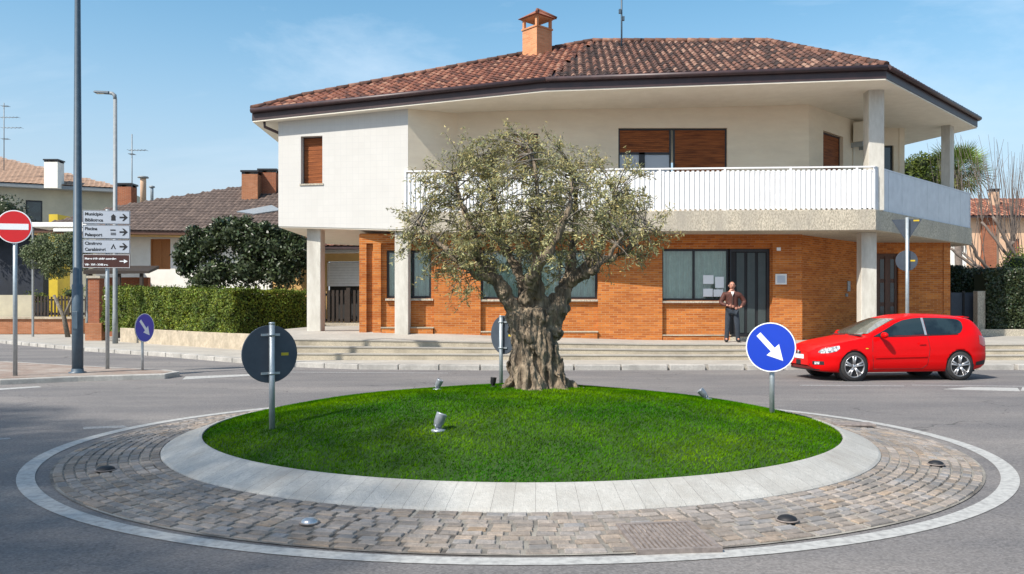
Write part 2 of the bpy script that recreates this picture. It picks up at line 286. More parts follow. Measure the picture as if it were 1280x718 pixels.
def tag(o, label=None, cat=None, group=None, kind=None):
    if label: o['label'] = label
    if cat: o['category'] = cat
    if group: o['group'] = group
    if kind: o['kind'] = kind
    return o
def build(name, mb, m, parent=None, local=False, bevel=0, label=None, fixn=True):
    me = bpy.data.meshes.new(name); me.from_pydata(mb.v, [], mb.f)
    me.polygons.foreach_set('use_smooth', mb.sm); 
    ms = m if isinstance(m, (list, tuple)) else [m]
    for x in ms: me.materials.append(M[x] if isinstance(x, str) else x)
    if len(ms) > 1: me.polygons.foreach_set('material_index', mb.mi)
    if any(c is not None for c in mb.c):
        at = me.color_attributes.new('tint', 'FLOAT_COLOR', 'CORNER'); arr = np.ones((len(me.loops), 4), dtype=np.float32); k = 0
        cnt = [len(f) for f in mb.f]; cc = np.array([c if c is not None else (1, 1, 1) for c in mb.c], dtype=np.float32)
        arr[:, :3] = np.repeat(cc, cnt, axis=0); at.data.foreach_set('color', arr.ravel())
    me.update()
    if fixn and len(mb.f) < 60000:
        bm = bmesh.new(); bm.from_mesh(me); bmesh.ops.recalc_face_normals(bm, faces=bm.faces); bm.to_mesh(me); bm.free()
    return link(name, me, parent, local, bevel, label)
def link(name, me, parent=None, local=False, bevel=0, label=None):
    o = bpy.data.objects.new(name, me); COL.objects.link(o)
    if parent is not None:
        o.parent = parent
        if not local and parent.type == 'EMPTY': o.matrix_parent_inverse = Matrix.Translation(-parent.location)
    if bevel: b = o.modifiers.new('bevel', 'BEVEL'); b.width = bevel; b.segments = 2; b.limit_method = 'ANGLE'
    if label: o['label'] = label
    return o
def bulk(name, V, nper, m, cols=None, parent=None, local=False):   # V: (N*nper,3) array, faces of nper verts
    N = len(V)//nper; me = bpy.data.meshes.new(name); me.vertices.add(len(V)); me.vertices.foreach_set('co', V.astype(np.float32).ravel())
    me.loops.add(N*nper); me.loops.foreach_set('vertex_index', np.arange(N*nper, dtype=np.int32))
    me.polygons.add(N); me.polygons.foreach_set('loop_start', np.arange(0, N*nper, nper, dtype=np.int32)); 
    me.materials.append(M[m]); me.update(calc_edges=True)
    if cols is not None:
        at = me.color_attributes.new('tint', 'FLOAT_COLOR', 'CORNER'); arr = np.ones((N*nper, 4), dtype=np.float32); arr[:, :3] = np.repeat(cols, nper, axis=0); at.data.foreach_set('color', arr.ravel())
    return link(name, me, parent, local)
def thing(name, label, cat, loc=(0, 0, 0), rz=0, group=None):
    o = bpy.data.objects.new(name, None); COL.objects.link(o); o.location = loc; o.rotation_euler = (0, 0, rz); o.empty_display_size = .3
    return tag(o, label, cat, group)
def dup(root, loc, rz, label):
    r = root.copy(); COL.objects.link(r); r.location = loc; r.rotation_euler = (0, 0, rz); r['label'] = label
    for ch in list(root.children):
        c = ch.copy(); COL.objects.link(c); c.parent = r
        for g in list(ch.children):
            d = g.copy(); COL.objects.link(d); d.parent = c
    return r
def at(px, D, py=None): # a bearing and a distance to a ground point
    p = ((px-640)/F*D, D)
    return p if py is None else (p[0], p[1], EYE-(py-HY)*D/F)
def zat(py, D): return EYE-(py-HY)*D/F
def text_part(txt, size, m, parent, loc, name='lettering', align='LEFT', bold=.0):
    cu = bpy.data.curves.new('t', 'FONT'); cu.body = txt; cu.size = size; cu.align_x = align; cu.extrude = .0015; cu.offset = bold
    o = bpy.data.objects.new('t', cu); COL.objects.link(o); dg = bpy.context.evaluated_depsgraph_get()
    me = bpy.data.meshes.new_from_object(o.evaluated_get(dg)); bpy.data.objects.remove(o)
    me.transform(Matrix.Translation(loc) @ Matrix.Rotation(R(90), 4, 'X')); me.materials.clear(); me.materials.append(M[m])
    return link(name, me, parent, True)
def leaves(pts, nrm, ln, wd, jit=.9, up=0.0):
    """little four-cornered leaves at pts; returns (N*4,3)"""
    N = len(pts); d = rng.normal(size=(N, 3)); d[:, 2] += up; d /= np.linalg.norm(d, axis=1)[:, None]
    n = nrm+rng.normal(size=(N, 3))*jit; w = np.cross(d, n); w /= np.linalg.norm(w, axis=1)[:, None]+1e-9
    l = (ln*rng.uniform(.7, 1.3, N))[:, None]; ww = (wd*rng.uniform(.7, 1.3, N))[:, None]
    a = pts-d*l*.5; b = pts+w*ww*.5; c = pts+d*l*.5; e = pts-w*ww*.5
    return np.stack([a, b, c, e], 1).reshape(-1, 3)
def tints(N, lo=.6, hi=1.35, warm=.1):
    k = rng.uniform(lo, hi, N); w = rng.normal(0, warm, N); return np.stack([k*(1+w), k, k*(1-w)], 1)

# ------------------------------------------------------------------ ground
g = MB(); g.box(-700, 700, -300, 1200, -.6, -.03); tag(build('ground', g, 'soil'), kind='structure')
g = MB(); n = 40
g.grid([[(-70+140*i/n, -40+100*j/n, 0) for j in range(n+1)] for i in range(n+1)]); tag(build('road', g, 'asphalt'), kind='structure')

CEN = [((.055, 10.15), 5.30, 4.94), ((.055, 10.15), 5.145, 4.79), ((.055, 10.15), 4.98, 4.735), ((.09, 10.2), 4.03, 3.97), ((.11, 10.2), 3.64, 3.58)]
def ring_pt(l0, l1, t, a):
    (c0, a0, b0), (c1, a1, b1) = CEN[l0], CEN[l1]
    cx = c0[0]+(c1[0]-c0[0])*t; cy = c0[1]+(c1[1]-c0[1])*t; A = a0+(a1-a0)*t; B = b0+(b1-b0)*t
    return cx+A*math.cos(a), cy+B*math.sin(a)
def annulus(l0, l1, t0, t1, z0, z1, n=180):
    mb = MB(); mb.grid([[(*ring_pt(l0, l1, t0, 2*math.pi*i/n), z0), (*ring_pt(l0, l1, t1, 2*math.pi*i/n), z1)] for i in range(n+1)], smooth=False); return mb
mb = annulus(0, 1, 0, 1, .005, .005); tag(build('road_marking', mb, 'paint'), kind='structure')
# apron: bedding then single setts in courses
mb = annulus(2, 3, -.02, 1.0, .008, .075); tag(build('apron_bedding', mb, 'joint'), kind='structure')
mb = MB(); NC = 10
for k in range(NC):
    t0, t1 = k/NC, (k+1)/NC; m_ = int(2*math.pi*(4.9-t0*.95)/(.165 if k else .26)); off = rng.uniform(0, 1)
    edges = np.sort((np.arange(m_)+off+rng.uniform(-.12, .12, m_))/m_)*2*math.pi
    for i in range(m_):
        a0, a1 = edges[i], edges[(i+1) % m_]+(2*math.pi if i == m_-1 else 0)
        g0 = .0085/4.5*2; wob = rng.uniform(-.004, .004, 4); z = .0165+.066*(t0+t1)/2+rng.uniform(-.003, .003); h = (t1-t0)
        ta, tb = t0+.085*h, t1-.085*h; ta += wob[0]; tb += wob[1]; tl = rng.uniform(-.0025, .0025)
        def P_(t, a, dz=0): return (*ring_pt(2, 3, t, a), z+dz+(t-t0)*.06)
        e = .006/4.5; 
        b = [P_(ta, a0+g0, -.04), P_(ta, a1-g0, -.04), P_(tb, a1-g0, -.04), P_(tb, a0+g0, -.04)]
        m1 = [P_(ta, a0+g0, -.006), P_(ta, a1-g0, -.006), P_(tb, a1-g0, -.006), P_(tb, a0+g0, -.006)]
        tt = [P_(ta+.06*h, a0+g0+e, tl), P_(ta+.06*h, a1-g0-e, -tl), P_(tb-.06*h, a1-g0-e, -tl), P_(tb-.06*h, a0+g0+e, tl)]
        v = rng.uniform(.76, 1.18); w = rng.normal(0, .04)+(.07 if rng.random() < .12 else 0); c = (v*(1+w), v, v*(1-w*1.2))
        mb.add(b+m1+tt, [(0, 1, 5, 4), (1, 2, 6, 5), (2, 3, 7, 6), (3, 0, 4, 7), (4, 5, 9, 8), (5, 6, 10, 9), (6, 7, 11, 10), (7, 4, 8, 11), (8, 9, 10, 11)], c)
tag(build('apron_paving', mb, 'sett', fixn=False), kind='structure')
# sloping concrete ring in cast lengths
mb = annulus(3, 4, -.012, 1.02, .074, .216); mb2 = MB(); NS = 150
for i in range(NS):
    a0 = 2*math.pi*i/NS+.00022; a1 = 2*math.pi*(i+1)/NS-.00022; v = rng.uniform(.95, 1.03); q = 2
    prof = [(-.01, .04), (0, .085), (.06, .102), (.92, .222), (.99, .225), (1.02, .19)]
    G = [[(*ring_pt(3, 4, t, a0+(a1-a0)*j/q), z) for t, z in prof] for j in range(q+1)]
    mb2.grid(G, lambda a, b, v=v: (v, v, v*.99), smooth=False)
tag(build('ring_bedding', mb, 'ring'), kind='structure'); tag(build('kerb_ring', mb2, 'ring', fixn=False), kind='structure')
def zm(x, y):
    r2 = ((x-.11)/3.64)**2+((y-10.2)/3.58)**2
    return .205+.385*(1-min(1, r2))**.95+.018*math.sin(x*2.1+1)*math.sin(y*1.7)*max(0, 1-r2)
mb = MB(); nr = 26; na = 110
mb.grid([[(.11+3.64*r/nr*math.cos(2*math.pi*a/na), 10.2+3.58*r/nr*math.sin(2*math.pi*a/na), zm(.11+3.64*r/nr*math.cos(2*math.pi*a/na), 10.2+3.58*r/nr*math.sin(2*math.pi*a/na))) for r in range(nr+1)] for a in range(na+1)])
tag(build('mound', mb, 'turfbase'), kind='structure')
N = 230000; rr = np.sqrt(rng.uniform(0, 1, N))*.998; aa = rng.uniform(0, 2*math.pi, N)
gx = .11+3.64*rr*np.cos(aa); gy = 10.2+3.58*rr*np.sin(aa); r2 = rr**2
gz = .205+.385*np.clip(1-r2, 0, 1)**.95+.018*np.sin(gx*2.1+1)*np.sin(gy*1.7)*np.clip(1-r2, 0, 1)
h = rng.uniform(.014, .032, N); an = rng.uniform(0, 2*math.pi, N); w = rng.uniform(.003, .0055, N)
patch = np.sin(gx*1.3+gy*.7)*np.sin(gy*2.1-gx)+np.sin(gx*4.1+2)*np.sin(gy*5.3)*.5
lean = rng.normal(0, .016, (N, 2)); lean[:, 0] += .008
base = np.stack([gx, gy, gz-.004], 1); dw = np.stack([np.cos(an)*w, np.sin(an)*w, 0*w], 1)
V = np.stack([base-dw, base+dw, base+np.stack([lean[:, 0], lean[:, 1], h], 1)], 1).reshape(-1, 3)
k = rng.uniform(.6, 1.35, N)*(1+.20*patch); yl = rng.uniform(0, 1, N) < .06
cols = np.stack([k*(1+.32*patch)+yl*.9, k+yl*.4, k+yl*1.0], 1)
tag(bulk('grass', V, 3, 'blade', np.clip(cols, .2, 3)), 'short bright green turf covering the roundabout mound', 'grass', kind='stuff')

# pavement, kerb, steps, terrace on the far side
KP = [(-42, 52), (-23.2, 38), (-15.8, 31), (-11.3, 27.4), (-8.2, 24.6), (-5.95, 22.7), (-4, 21.8), (-.82, 21.5), (4, 21.5), (16, 21.7), (45, 22.2)]
def offs(poly, d):
    o = []
    for i, p in enumerate(poly):
        a = Vector(poly[max(i-1, 0)]); b = Vector(poly[min(i+1, len(poly)-1)]); t = (b-a).normalized(); o.append((p[0]-t.y*d, p[1]+t.x*d))
    return o
KI = offs(KP, .16)
mb = MB(); mb.prism(KI+[(90, 22.4), (90, 120), (-90, 120), (-90, 85)], -.02, .132); tag(build('pavement', mb, 'pave'), kind='structure')
mb = MB()
for i in range(len(KP)-1):
    p0, p1, q0, q1 = map(Vector, (KP[i], KP[i+1], KI[i], KI[i+1])); m_ = max(1, int((p1-p0).length/1.0))
    for j in range(m_):
        s0, s1 = j/m_+.004, (j+1)/m_-.004; a = p0.lerp(p1, s0); b = p0.lerp(p1, s1); c = q0.lerp(q1, s1); d = q0.lerp(q1, s0); dz = rng.uniform(0, .006)
        mb.hexa([(*a, -.02), (*b, -.02), (*c, -.02), (*d, -.02)], [(*a, .13+dz), (*b, .13+dz), (*c, .136+dz), (*d, .136+dz)])
tag(build('kerb', mb, 'kerb', bevel=.012), kind='structure')
mb = MB(); mb.grid([[(x, y, .138) for x, y in (a, b)] for a, b in zip(offs(KP, .17), offs(KP, .34))], smooth=False); tag(build('paving_band', mb, 'kerb'), kind='structure')
def lerp_tab(x, T):
    if x <= T[0][0]: return T[0][1]
    for (a, b), (c, d) in zip(T, T[1:]):
        if x <= c: return b+(d-b)*(x-a)/(c-a)
    return T[-1][1]
ZE = [(-9, .72), (-6, .70), (0, .62), (4.2, .56), (40, .55)]; ZW = [(-9, .90), (-3, .84), (4.2, .61), (40, .58)]
def zp(x, y):
    t = min(1, max(0, (y-24.4)/1.6)); return lerp_tab(x, ZE)*(1-t)+lerp_tab(x, ZW)*t
XS = [-7.6, -6, -4, -2, 0, 2, 4.2, 8, 12, 16, 22, 30, 40]
for k in range(3):                           # three steps of pebbled stone with pale nosings
    y0 = 23.62+.30*k; mb = MB(); nb = MB()
    for a, b in zip(XS, XS[1:]):
        za, zb = [.132+(lerp_tab(x, ZE)-.132)*(k+1)/3 for x in (a, b)]
        mb.hexa([(a, y0, .1), (b, y0, .1), (b, 24.5, .1), (a, 24.5, .1)], [(a, y0, za-.035), (b, y0, zb-.035), (b, 24.5, zb-.035), (a, 24.5, za-.035)])
        if k < 2: nb.hexa([(a, y0-.02, za-.035), (b, y0-.02, zb-.035), (b, y0+.31, zb-.035), (a, y0+.31, za-.035)], [(a, y0-.02, za), (b, y0-.02, zb), (b, y0+.31, zb), (a, y0+.31, za)])
        else: nb.hexa([(a, y0-.02, za-.035), (b, y0-.02, zb-.035), (b, y0+.5, zb-.035), (a, y0+.5, za-.035)], [(a, y0-.02, za), (b, y0-.02, zb), (b, y0+.5, zp(b, y0+.5)), (a, y0+.5, zp(a, y0+.5))])
    tag(build('stair_step', mb, 'step'), kind='structure'); tag(build('step_nosing', nb, 'pave'), kind='structure')
mb = MB(); ys = [24.72, 25.2, 26, 28, 40]
mb.grid([[(x, y, zp(x, y)) for y in ys] for x in XS], smooth=False)
mb.grid([[(XS[0], y, z) for y in ys] for z in (.1, .7)], smooth=False)
tag(build('terrace', mb, 'pave', fixn=False), kind='structure')

# left traffic island
IP = [(-30, 16.2), (-17, 16.8), (-10.6, 17.4), (-9.4, 18.2), (-7.8, 18.9), (-7.75, 19.6), (-8.3, 20.2), (-10, 21), (-14, 23.3), (-30, 27)]
mb = MB(); mb.prism(IP, -.02, .115); tag(build('traffic_island', mb, 'kerb', bevel=.02), kind='structure')
ctr = Vector((-16, 20)); mb = MB()
ip = offs(IP+IP[:2], .17)[:len(IP)]; mb.prism([(x, y) for x, y in ip], .10, .121); tag(build('island_paving', mb, 'islandtop'), kind='structure')

# painted marks on the road
def mark(pts, m='faded', name='road_marking', z=.005):
    mb = MB(); mb.prism(pts, z-.004, z); return tag(build(name, mb, m), kind='structure')
mark([at(1180, 16.5), at(1275, 16.1), at(1272, 16.75), at(1212, 16.9)], 'paint')
mark([at(1276, 16.2), at(1330, 16.1), at(1330, 16.9), at(1278, 16.9)], 'paint')
mark([at(1000, 17.25), at(1130, 17.1), at(1130, 17.25), at(1000, 17.4)], 'faded')
mark([at(1140, 17.3), at(1290, 17.0), at(1290, 17.12), at(1140, 17.42)], 'faded')
mark([at(228, 18.7), at(335, 20.0), at(330, 20.35), at(232, 19.5)], 'paint')
mark([at(-20, 16.1), at(52, 16.9), at(48, 17.1), at(-20, 16.45)], 'paint')
mark([at(352, 20.8), at(560, 20.5), at(560, 20.63), at(352, 20.95)], 'faded')
mark([at(-40, 10.05), at(14, 10.2), at(12, 10.33), at(-40, 10.2)], 'faded')
mark([at(104, 11.05), at(160, 11.2), at(155, 11.4), at(104, 11.25)], 'faded')
mb = MB()
for x0, D0, x1, D1 in ((420, 17.4, 900, 17.2), (60, 13.2, 400, 14.6), (560, 18.9, 1000, 19.2)):
    pass

# ------------------------------------------------------------------ helpers for buildings
def wallh(mb, p, q, th, z0, z1, ops=()):
    """wall p->q (inside is to its left), ops = [(s0, s1, z0, z1)] in metres along it"""
    p = Vector(p); q = Vector(q); Lg = (q-p).length; d = (q-p)/Lg; n = Vector((-d.y, d.x))*th
    us = sorted({0, Lg} | {u for o in ops for u in o[:2]}); zs = sorted({z0, z1} | {z for o in ops for z in o[2:]})
    def P(u, z, b): v = p+d*u+(n if b else Vector((0, 0))); return (v.x, v.y, z)
    for i in range(len(us)-1):
        for j in range(len(zs)-1):
            u, v = (us[i]+us[i+1])/2, (zs[j]+zs[j+1])/2
            if any(o[0] < u < o[1] and o[2] < v < o[3] for o in ops): continue
            for b in (0, 1): mb.add([P(us[i], zs[j], b), P(us[i+1], zs[j], b), P(us[i+1], zs[j+1], b), P(us[i], zs[j+1], b)], [(0, 1, 2, 3) if not b else (3, 2, 1, 0)])
    def rev(a, b): mb.add([P(*a, 0), P(*b, 0), P(*b, 1), P(*a, 1)], [(0, 1, 2, 3)])
    for o in ops:
        a, b, c, e = o; rev((b, c), (a, c)); rev((a, e), (b, e)); rev((a, c), (a, e)); rev((b, e), (b, c))
    rev((0, z1), (0, z0)); rev((Lg, z0), (Lg, z1)); rev((Lg, z1), (0, z1)); rev((0, z0), (Lg, z0))
def on_line(px, p, q):           # distance along p->q where the bearing px meets it
    k = (px-640)/F; p = Vector(p); q = Vector(q); d = (q-p).normalized(); s = (k*p.y-p.x)/(d.x-k*d.y); return s
class Fr:                         # frame of a wall face: u along, w outward, z up
    def __init__(s, p, q): s.p = Vector(p); s.d = (Vector(q)-s.p).normalized(); s.n = Vector((s.d.y, -s.d.x))
    def __call__(s, u, w, z): v = s.p+s.d*u+s.n*w; return (v.x, v.y, z)
    def box(s, mb, u0, u1, w0, w1, z0, z1):
        b = [s(u0, w1, z0), s(u1, w1, z0), s(u1, w0, z0), s(u0, w0, z0)]; return mb.hexa(b, [(x, y, z1) for x, y, _ in b])
def frame_mb(fr, u0, u1, z0, z1, w0, w1, t, mull=()):
    mb = MB(); fr.box(mb, u0, u0+t, w0, w1, z0, z1); fr.box(mb, u1-t, u1, w0, w1, z0, z1)
    fr.box(mb, u0+t, u1-t, w0, w1, z0, z0+t); fr.box(mb, u0+t, u1-t, w0, w1, z1-t, z1)
    for m_ in mull: fr.box(mb, m_-t/2, m_+t/2, w0, w1-.004, z0+t, z1-t)
    return mb
def curtain_mb(fr, u0, u1, z0, z1, w):
    n = max(8, int((u1-u0)/.022)); mb = MB()
    mb.grid([[fr(u0+(u1-u0)*i/n, w+.045*math.sin(i*.9)+.02*math.sin(i*.37+u0), z) for z in (z0, z1)] for i in range(n+1)]); return mb
def glazed(house, fr, u0, u1, z0, z1, mull=(), w=-.10, t=.07, curtain=True):
    f = build('window', frame_mb(fr, u0, u1, z0, z1, w-.06, w, t, mull), 'dark', house)
    mb = MB(); fr.box(mb, u0+t*.5, u1-t*.5, w-.04, w-.03, z0+t*.5, z1-t*.5); build('pane', mb, 'glass', f)
    if curtain: build('curtain', curtain_mb(fr, u0+.03, u1-.03, z0+.05, z1-.04, w-.16), 'curtain', f)
    mb = MB(); fr.box(mb, u0, u1, w-.42, w-.40, z0-.1, z1+.1); build('dark_room_sheet', mb, 'interior', f)  # dark sheet stands in for the unlit room behind the glass
    return f
def shutter_mb(fr, u0, u1, z0, z1, w, pitch=.06):
    mb = MB(); n = int((z1-z0)/pitch); 
    for i in range(n):
        a = z0+(z1-z0)*i/n; b = z0+(z1-z0)*(i+1)/n
        fr.box(mb, u0, u1, w-.02, w+(.006 if i % 2 else .0), a, b-.006)
    fr.box(mb, u0, u1, w-.03, w-.012, z0, z1)
    return mb
def tiled(mb, a, b, c, d, cw=.23, ch=.38, amp=.055, ragged=0):
    """clay tiles over the facet a,b (eave) c,d (ridge): every tile is modelled"""
    a, b, c, d = map(Vector, (a, b, c, d)); e = (b-a).normalized(); n = e.cross(c-a).normalized()
    if n.z < 0: n = -n
    u = n.cross(e).normalized()
    if u.dot(c-a) < 0: u = -u
    poly = [((p-a).dot(e), (p-a).dot(u)) for p in (a, b, c, d)]
    def inside(s, t):
        r = False
        for i in range(4):
            (x0, y0), (x1, y1) = poly[i], poly[i-1]
            if (y0 > t) != (y1 > t) and s < (x1-x0)*(t-y0)/(y1-y0)+x0: r = not r
        return r
    s0 = min(p[0] for p in poly); s1 = max(p[0] for p in poly); tm = max(p[1] for p in poly)
    nc = int((s1-s0)/cw)+1; nrw = int(tm/ch)+1; q = 6
    for i in range(nc):
        for j in range(nrw):
            sc = s0+(i+.5)*cw; tcn = (j+.5)*ch
            if not inside(sc, min(tcn, tm-.05)): continue
            tint = rng.uniform(0, 1); dx = rng.uniform(-.008, .008); lift = rng.uniform(0, .008); col = (tint, tint, tint)
            for kind in (0, 1):     # channel, cover
                G = []
                for k in range(q+1):
                    f = k/q; row = []
                    for t_, l_ in ((j*ch-.03, .022), ((j+1)*ch, 0)):
                        if kind: s_ = sc+dx+(f-.5)*cw*.62; h_ = .018+amp*math.sin(math.pi*f)
                        else: s_ = sc+cw*.5+(f-.5)*cw*.8; h_ = .03-amp*.45*math.sin(math.pi*f)
                        row.append(a+e*s_+u*min(t_, tm+.02)+n*(h_+l_+lift))
                    G.append(row)
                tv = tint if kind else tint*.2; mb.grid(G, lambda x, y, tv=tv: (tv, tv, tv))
                if kind:
                    for k in range(q):   # open lower end reads dark: close it with its own thickness
                        pa, pb = G[k][0], G[k+1][0]; mb.add([pa, pb, pb-n*.016, pa-n*.016], [(0, 1, 2, 3)], (tint, tint, tint))
def ridge_tiles(mb, p, q, r=.10, L_=.38):
    p, q = Vector(p), Vector(q); n = max(1, int((q-p).length/L_))
    for i in range(n):
        a = p.lerp(q, i/n); b = p.lerp(q, (i+1.08)/n); t = rng.uniform(.2, .9); mb.tube([a, b], [r*1.12, r*.92], 8, True, True, (t, t, t))

# ------------------------------------------------------------------ the corner house
H = thing('corner_house', 'two storey orange brick and white corner house with wraparound balcony and clay tile roof', 'house', (3, 30, .6))
YB = 26.0; xb = lambda px: (px-640)/F*YB
fB = Fr((0, YB), (1, YB)); zb_ = lambda py: zat(py, YB)
mb = MB(); x0 = xb(450)
ops = [(xb(483), xb(539), zb_(373), zb_(313)), (xb(601), xb(747), zb_(374), zb_(313)), (xb(827), xb(912), zb_(376), zb_(311)), (xb(912), xb(963), .70, zb_(311))]
wallh(mb, (x0, YB), (xb(1001), YB), .25, .3, 3.9, [(a-x0, b-x0, c, d) for a, b, c, d in ops])
CH = [(xb(1001), 26.0), (12.07, 29.13), (15.2, 29.13), (14.2, 36)]
wallh(mb, CH[0], CH[1], .25, .3, 3.9)
pr = (12.65-12.07, 13.40-12.07, .62, zat(317, 29.13)); wallh(mb, CH[1], CH[2], .25, .3, 3.9, [pr]); wallh(mb, CH[2], CH[3], .25, .3, 3.9)
wallh(mb, (x0-.3, 33), (x0, YB), .25, .3, 3.9)
build('wall', mb, 'brick', H, label='orange brick ground floor wall')
pz = zb_(305)
for a, b in ((450, 459), (467, 477), (543, 601), (747, 827), (964, 1001)):       # piers stand proud, panels under the windows sit back
    mb = MB(); fB.box(mb, xb(a)+.003, xb(b)-.003, .003, .14, .3, pz); build('pier', mb, 'brick', H)
mb = MB(); fB.box(mb, x0, xb(1001)-.01, .003, .143, pz+.003, 3.86); build('lintel_band', mb, 'brick', H)
for a, b, py in ((483, 541, 374), (601, 747, 375), (827, 912, 377)):
    mb = MB(); fB.box(mb, xb(a)-.02, xb(b)+.02, -.1, .11, zb_(py)-.05, zb_(py)+.012); build('window_sill', mb, 'conc', H)
for a, b in ((478, 542), (602, 746), (828, 911)):
    mb = MB(); z = zp((xb(a)+xb(b))/2, 26)+.13; fB.box(mb, xb(a), xb(b), .003, .20, .3, z); build('plinth', mb, 'brick', H)
    mb = MB(); fB.box(mb, xb(a)-.02, xb(b)+.02, .003, .225, z, z+.035); build('plinth_cap', mb, 'step', H)
glazed(H, fB, xb(483), xb(539), zb_(373), zb_(313), (xb(516),))
glazed(H, fB, xb(601), xb(747), zb_(374), zb_(313), (xb(650), xb(700)))
w3 = glazed(H, fB, xb(827), xb(912), zb_(376), zb_(311), (xb(868),))
mb = MB()
for a, b, c, d in ((880, 893, 344, 355), (895, 906, 346, 360), (880, 892, 361, 371), (893, 905, 362, 371)): fB.box(mb, xb(a), xb(b), -.119, -.113, zb_(d), zb_(c))
build('notice', mb, 'signwhite', w3, label='white paper notices taped in the window')
u0, u1 = xb(912), xb(963); dz0, dz1 = .70, zb_(311)
dr = build('door', frame_mb(fB, u0, u1, dz0, dz1, -.16, -.09, .09), 'dark', H, label='dark grey folding shop door')
mb = MB(); n = 3; ww = (u1-u0-.26)/n
for i in range(n):
    a = u0+.20+i*ww; fB.box(mb, a+.05, a+ww-.05, -.15, -.125, dz0+.12, dz1-.12)
build('door_leaf', mb, 'grey_door', dr)
mb = MB(); fB.box(mb, u0+.09, u1-.09, -.17, -.151, dz0+.09, dz1-.09); build('door_stile', mb, 'black', dr)
mb = MB(); fB.box(mb, u0-.05, u1+.05, -.25, .30, .45, .70); build('threshold', mb, 'conc', H)
mb = MB(); fB.box(mb, xb(600), xb(601), 1, 1.01, 1, 1.01)
fR = Fr(CH[1], CH[2]); a, b, c, d = pr
wd = build('door', frame_mb(fR, a, b, c, d, -.15, -.08, .10, ((a+b)/2,)), 'doorwood', H, label='brown wooden panelled front door')
mb = MB(); fR.box(mb, a+.09, b-.09, -.145, -.115, c+.09, d-.09); build('door_leaf', mb, 'doorwood', wd)
mb = MB()
for s_ in (0, 1):
    uu0 = a+.16+s_*(b-a)/2-.02*s_; uu1 = uu0+(b-a)/2-.24
    for k in range(3): zz = c+.35+k*.82; fR.box(mb, uu0, uu1, -.114, -.105, zz, zz+.68)
build('door_pane', mb, 'carglass', wd)

# balcony slab, rail and side panels
BZ0, BZ1, RZ = 3.86, 4.46, 5.735
BL, BC, BR, BK = (-3.25, 25.25), (10.57, 24.4), (16.55, 30.23), (14.9, 36.2)
mb = MB(); mb.prism([BL, BC, BR, BK, (BL[0], 36.2)], BZ0, BZ1); build('balcony_slab', mb, 'conc', H, bevel=.01)
def rail_run(p, q, slats=True):
    fr = Fr(p, q); Lg = (Vector(q)-Vector(p)).length; mb = MB(); w = -.10
    fr.box(mb, 0, Lg, w-.05, w+.05, RZ-.045, RZ); fr.box(mb, 0, Lg, w-.02, w+.02, BZ1+.05, BZ1+.09); fr.box(mb, 0, Lg, w-.02, w+.02, RZ-.16, RZ-.12)
    if slats:
        n = int(Lg/.145)
        for i in range(n+1): u = Lg*i/n; fr.box(mb, max(0, u-.038), min(Lg, u+.038), w+.021, w+.045, BZ1+.012, RZ-.09)
        for i in range(int(Lg/1.9)+1): u = min(Lg-.03, i*1.9+.03); fr.box(mb, u-.03, u+.03, w+.005, w+.06, BZ1+.0, RZ-.03)
    else:
        n = int(Lg/1.0)
        for i in range(n): fr.box(mb, Lg*i/n+.008, Lg*(i+1)/n-.008, w+.021, w+.045, BZ1-.02, RZ-.05)
    build('balcony_railing' if slats else 'balcony_panel', mb, 'rail' if slats else 'railback', H)
    mb = MB(); fr.box(mb, .02, Lg-.02, w-.018, w+.014, BZ1+.09, RZ-.16); build('railing_backing', mb, 'rail' if slats else 'railback', H)
rail_run(BL, BC); rail_run(BC, BR, False); rail_run(BR, BK, False)

# white clad box over the arcade
X0, X1 = at(348, 26.1), at(510, 25.4); X2 = (-1.71, 26.4); fX = Fr(X0, X1); LX = (Vector(X1)-Vector(X0)).length
sa, sb = on_line(376, X0, X1), on_line(403, X0, X1)
mb = MB(); wallh(mb, X0, X1, .25, 4.06, 7.72, [(sa, sb, 5.43, 6.90)])
wallh(mb, (X0[0]-.1, 33), X0, .25, 4.06, 7.6)
o = build('upper_wall', mb, 'tilewhite', H, label='white tiled wall of the projecting upper room')
for v in o.data.vertices:                       # the box floor drops slightly to the right as in the photograph
    if v.co.z < 4.1: t = (v.co.x-X0[0])/(X1[0]-X0[0]); v.co.z = 4.135-.165*max(0, min(1, t))
    if v.co.z > 7.5: t = (v.co.x-X0[0])/(X1[0]-X0[0]); v.co.z = 7.44+.24*max(0, min(1, t))
mb = MB(); mb.prism([(X0[0]+.02, X0[1]+.02), (X1[0], X1[1]+.02), (X1[0], 33), (X0[0], 33)], [4.10, 3.93, 3.93, 4.10], [4.2, 4.03, 4.03, 4.2]); build('arcade_ceiling', mb, 'soffit', H)
w_ = build('window', frame_mb(fX, sa, sb, 5.43, 6.90, -.245, -.20, .03), 'fascia', H)
build('shutter', shutter_mb(fX, sa+.03, sb-.03, 5.46, 6.87, -.21), 'shutter', w_)
mb = MB(); fX.box(mb, sa-.03, sb+.03, -.10, .03, 5.38, 5.43); build('window_sill', mb, 'conc', H)
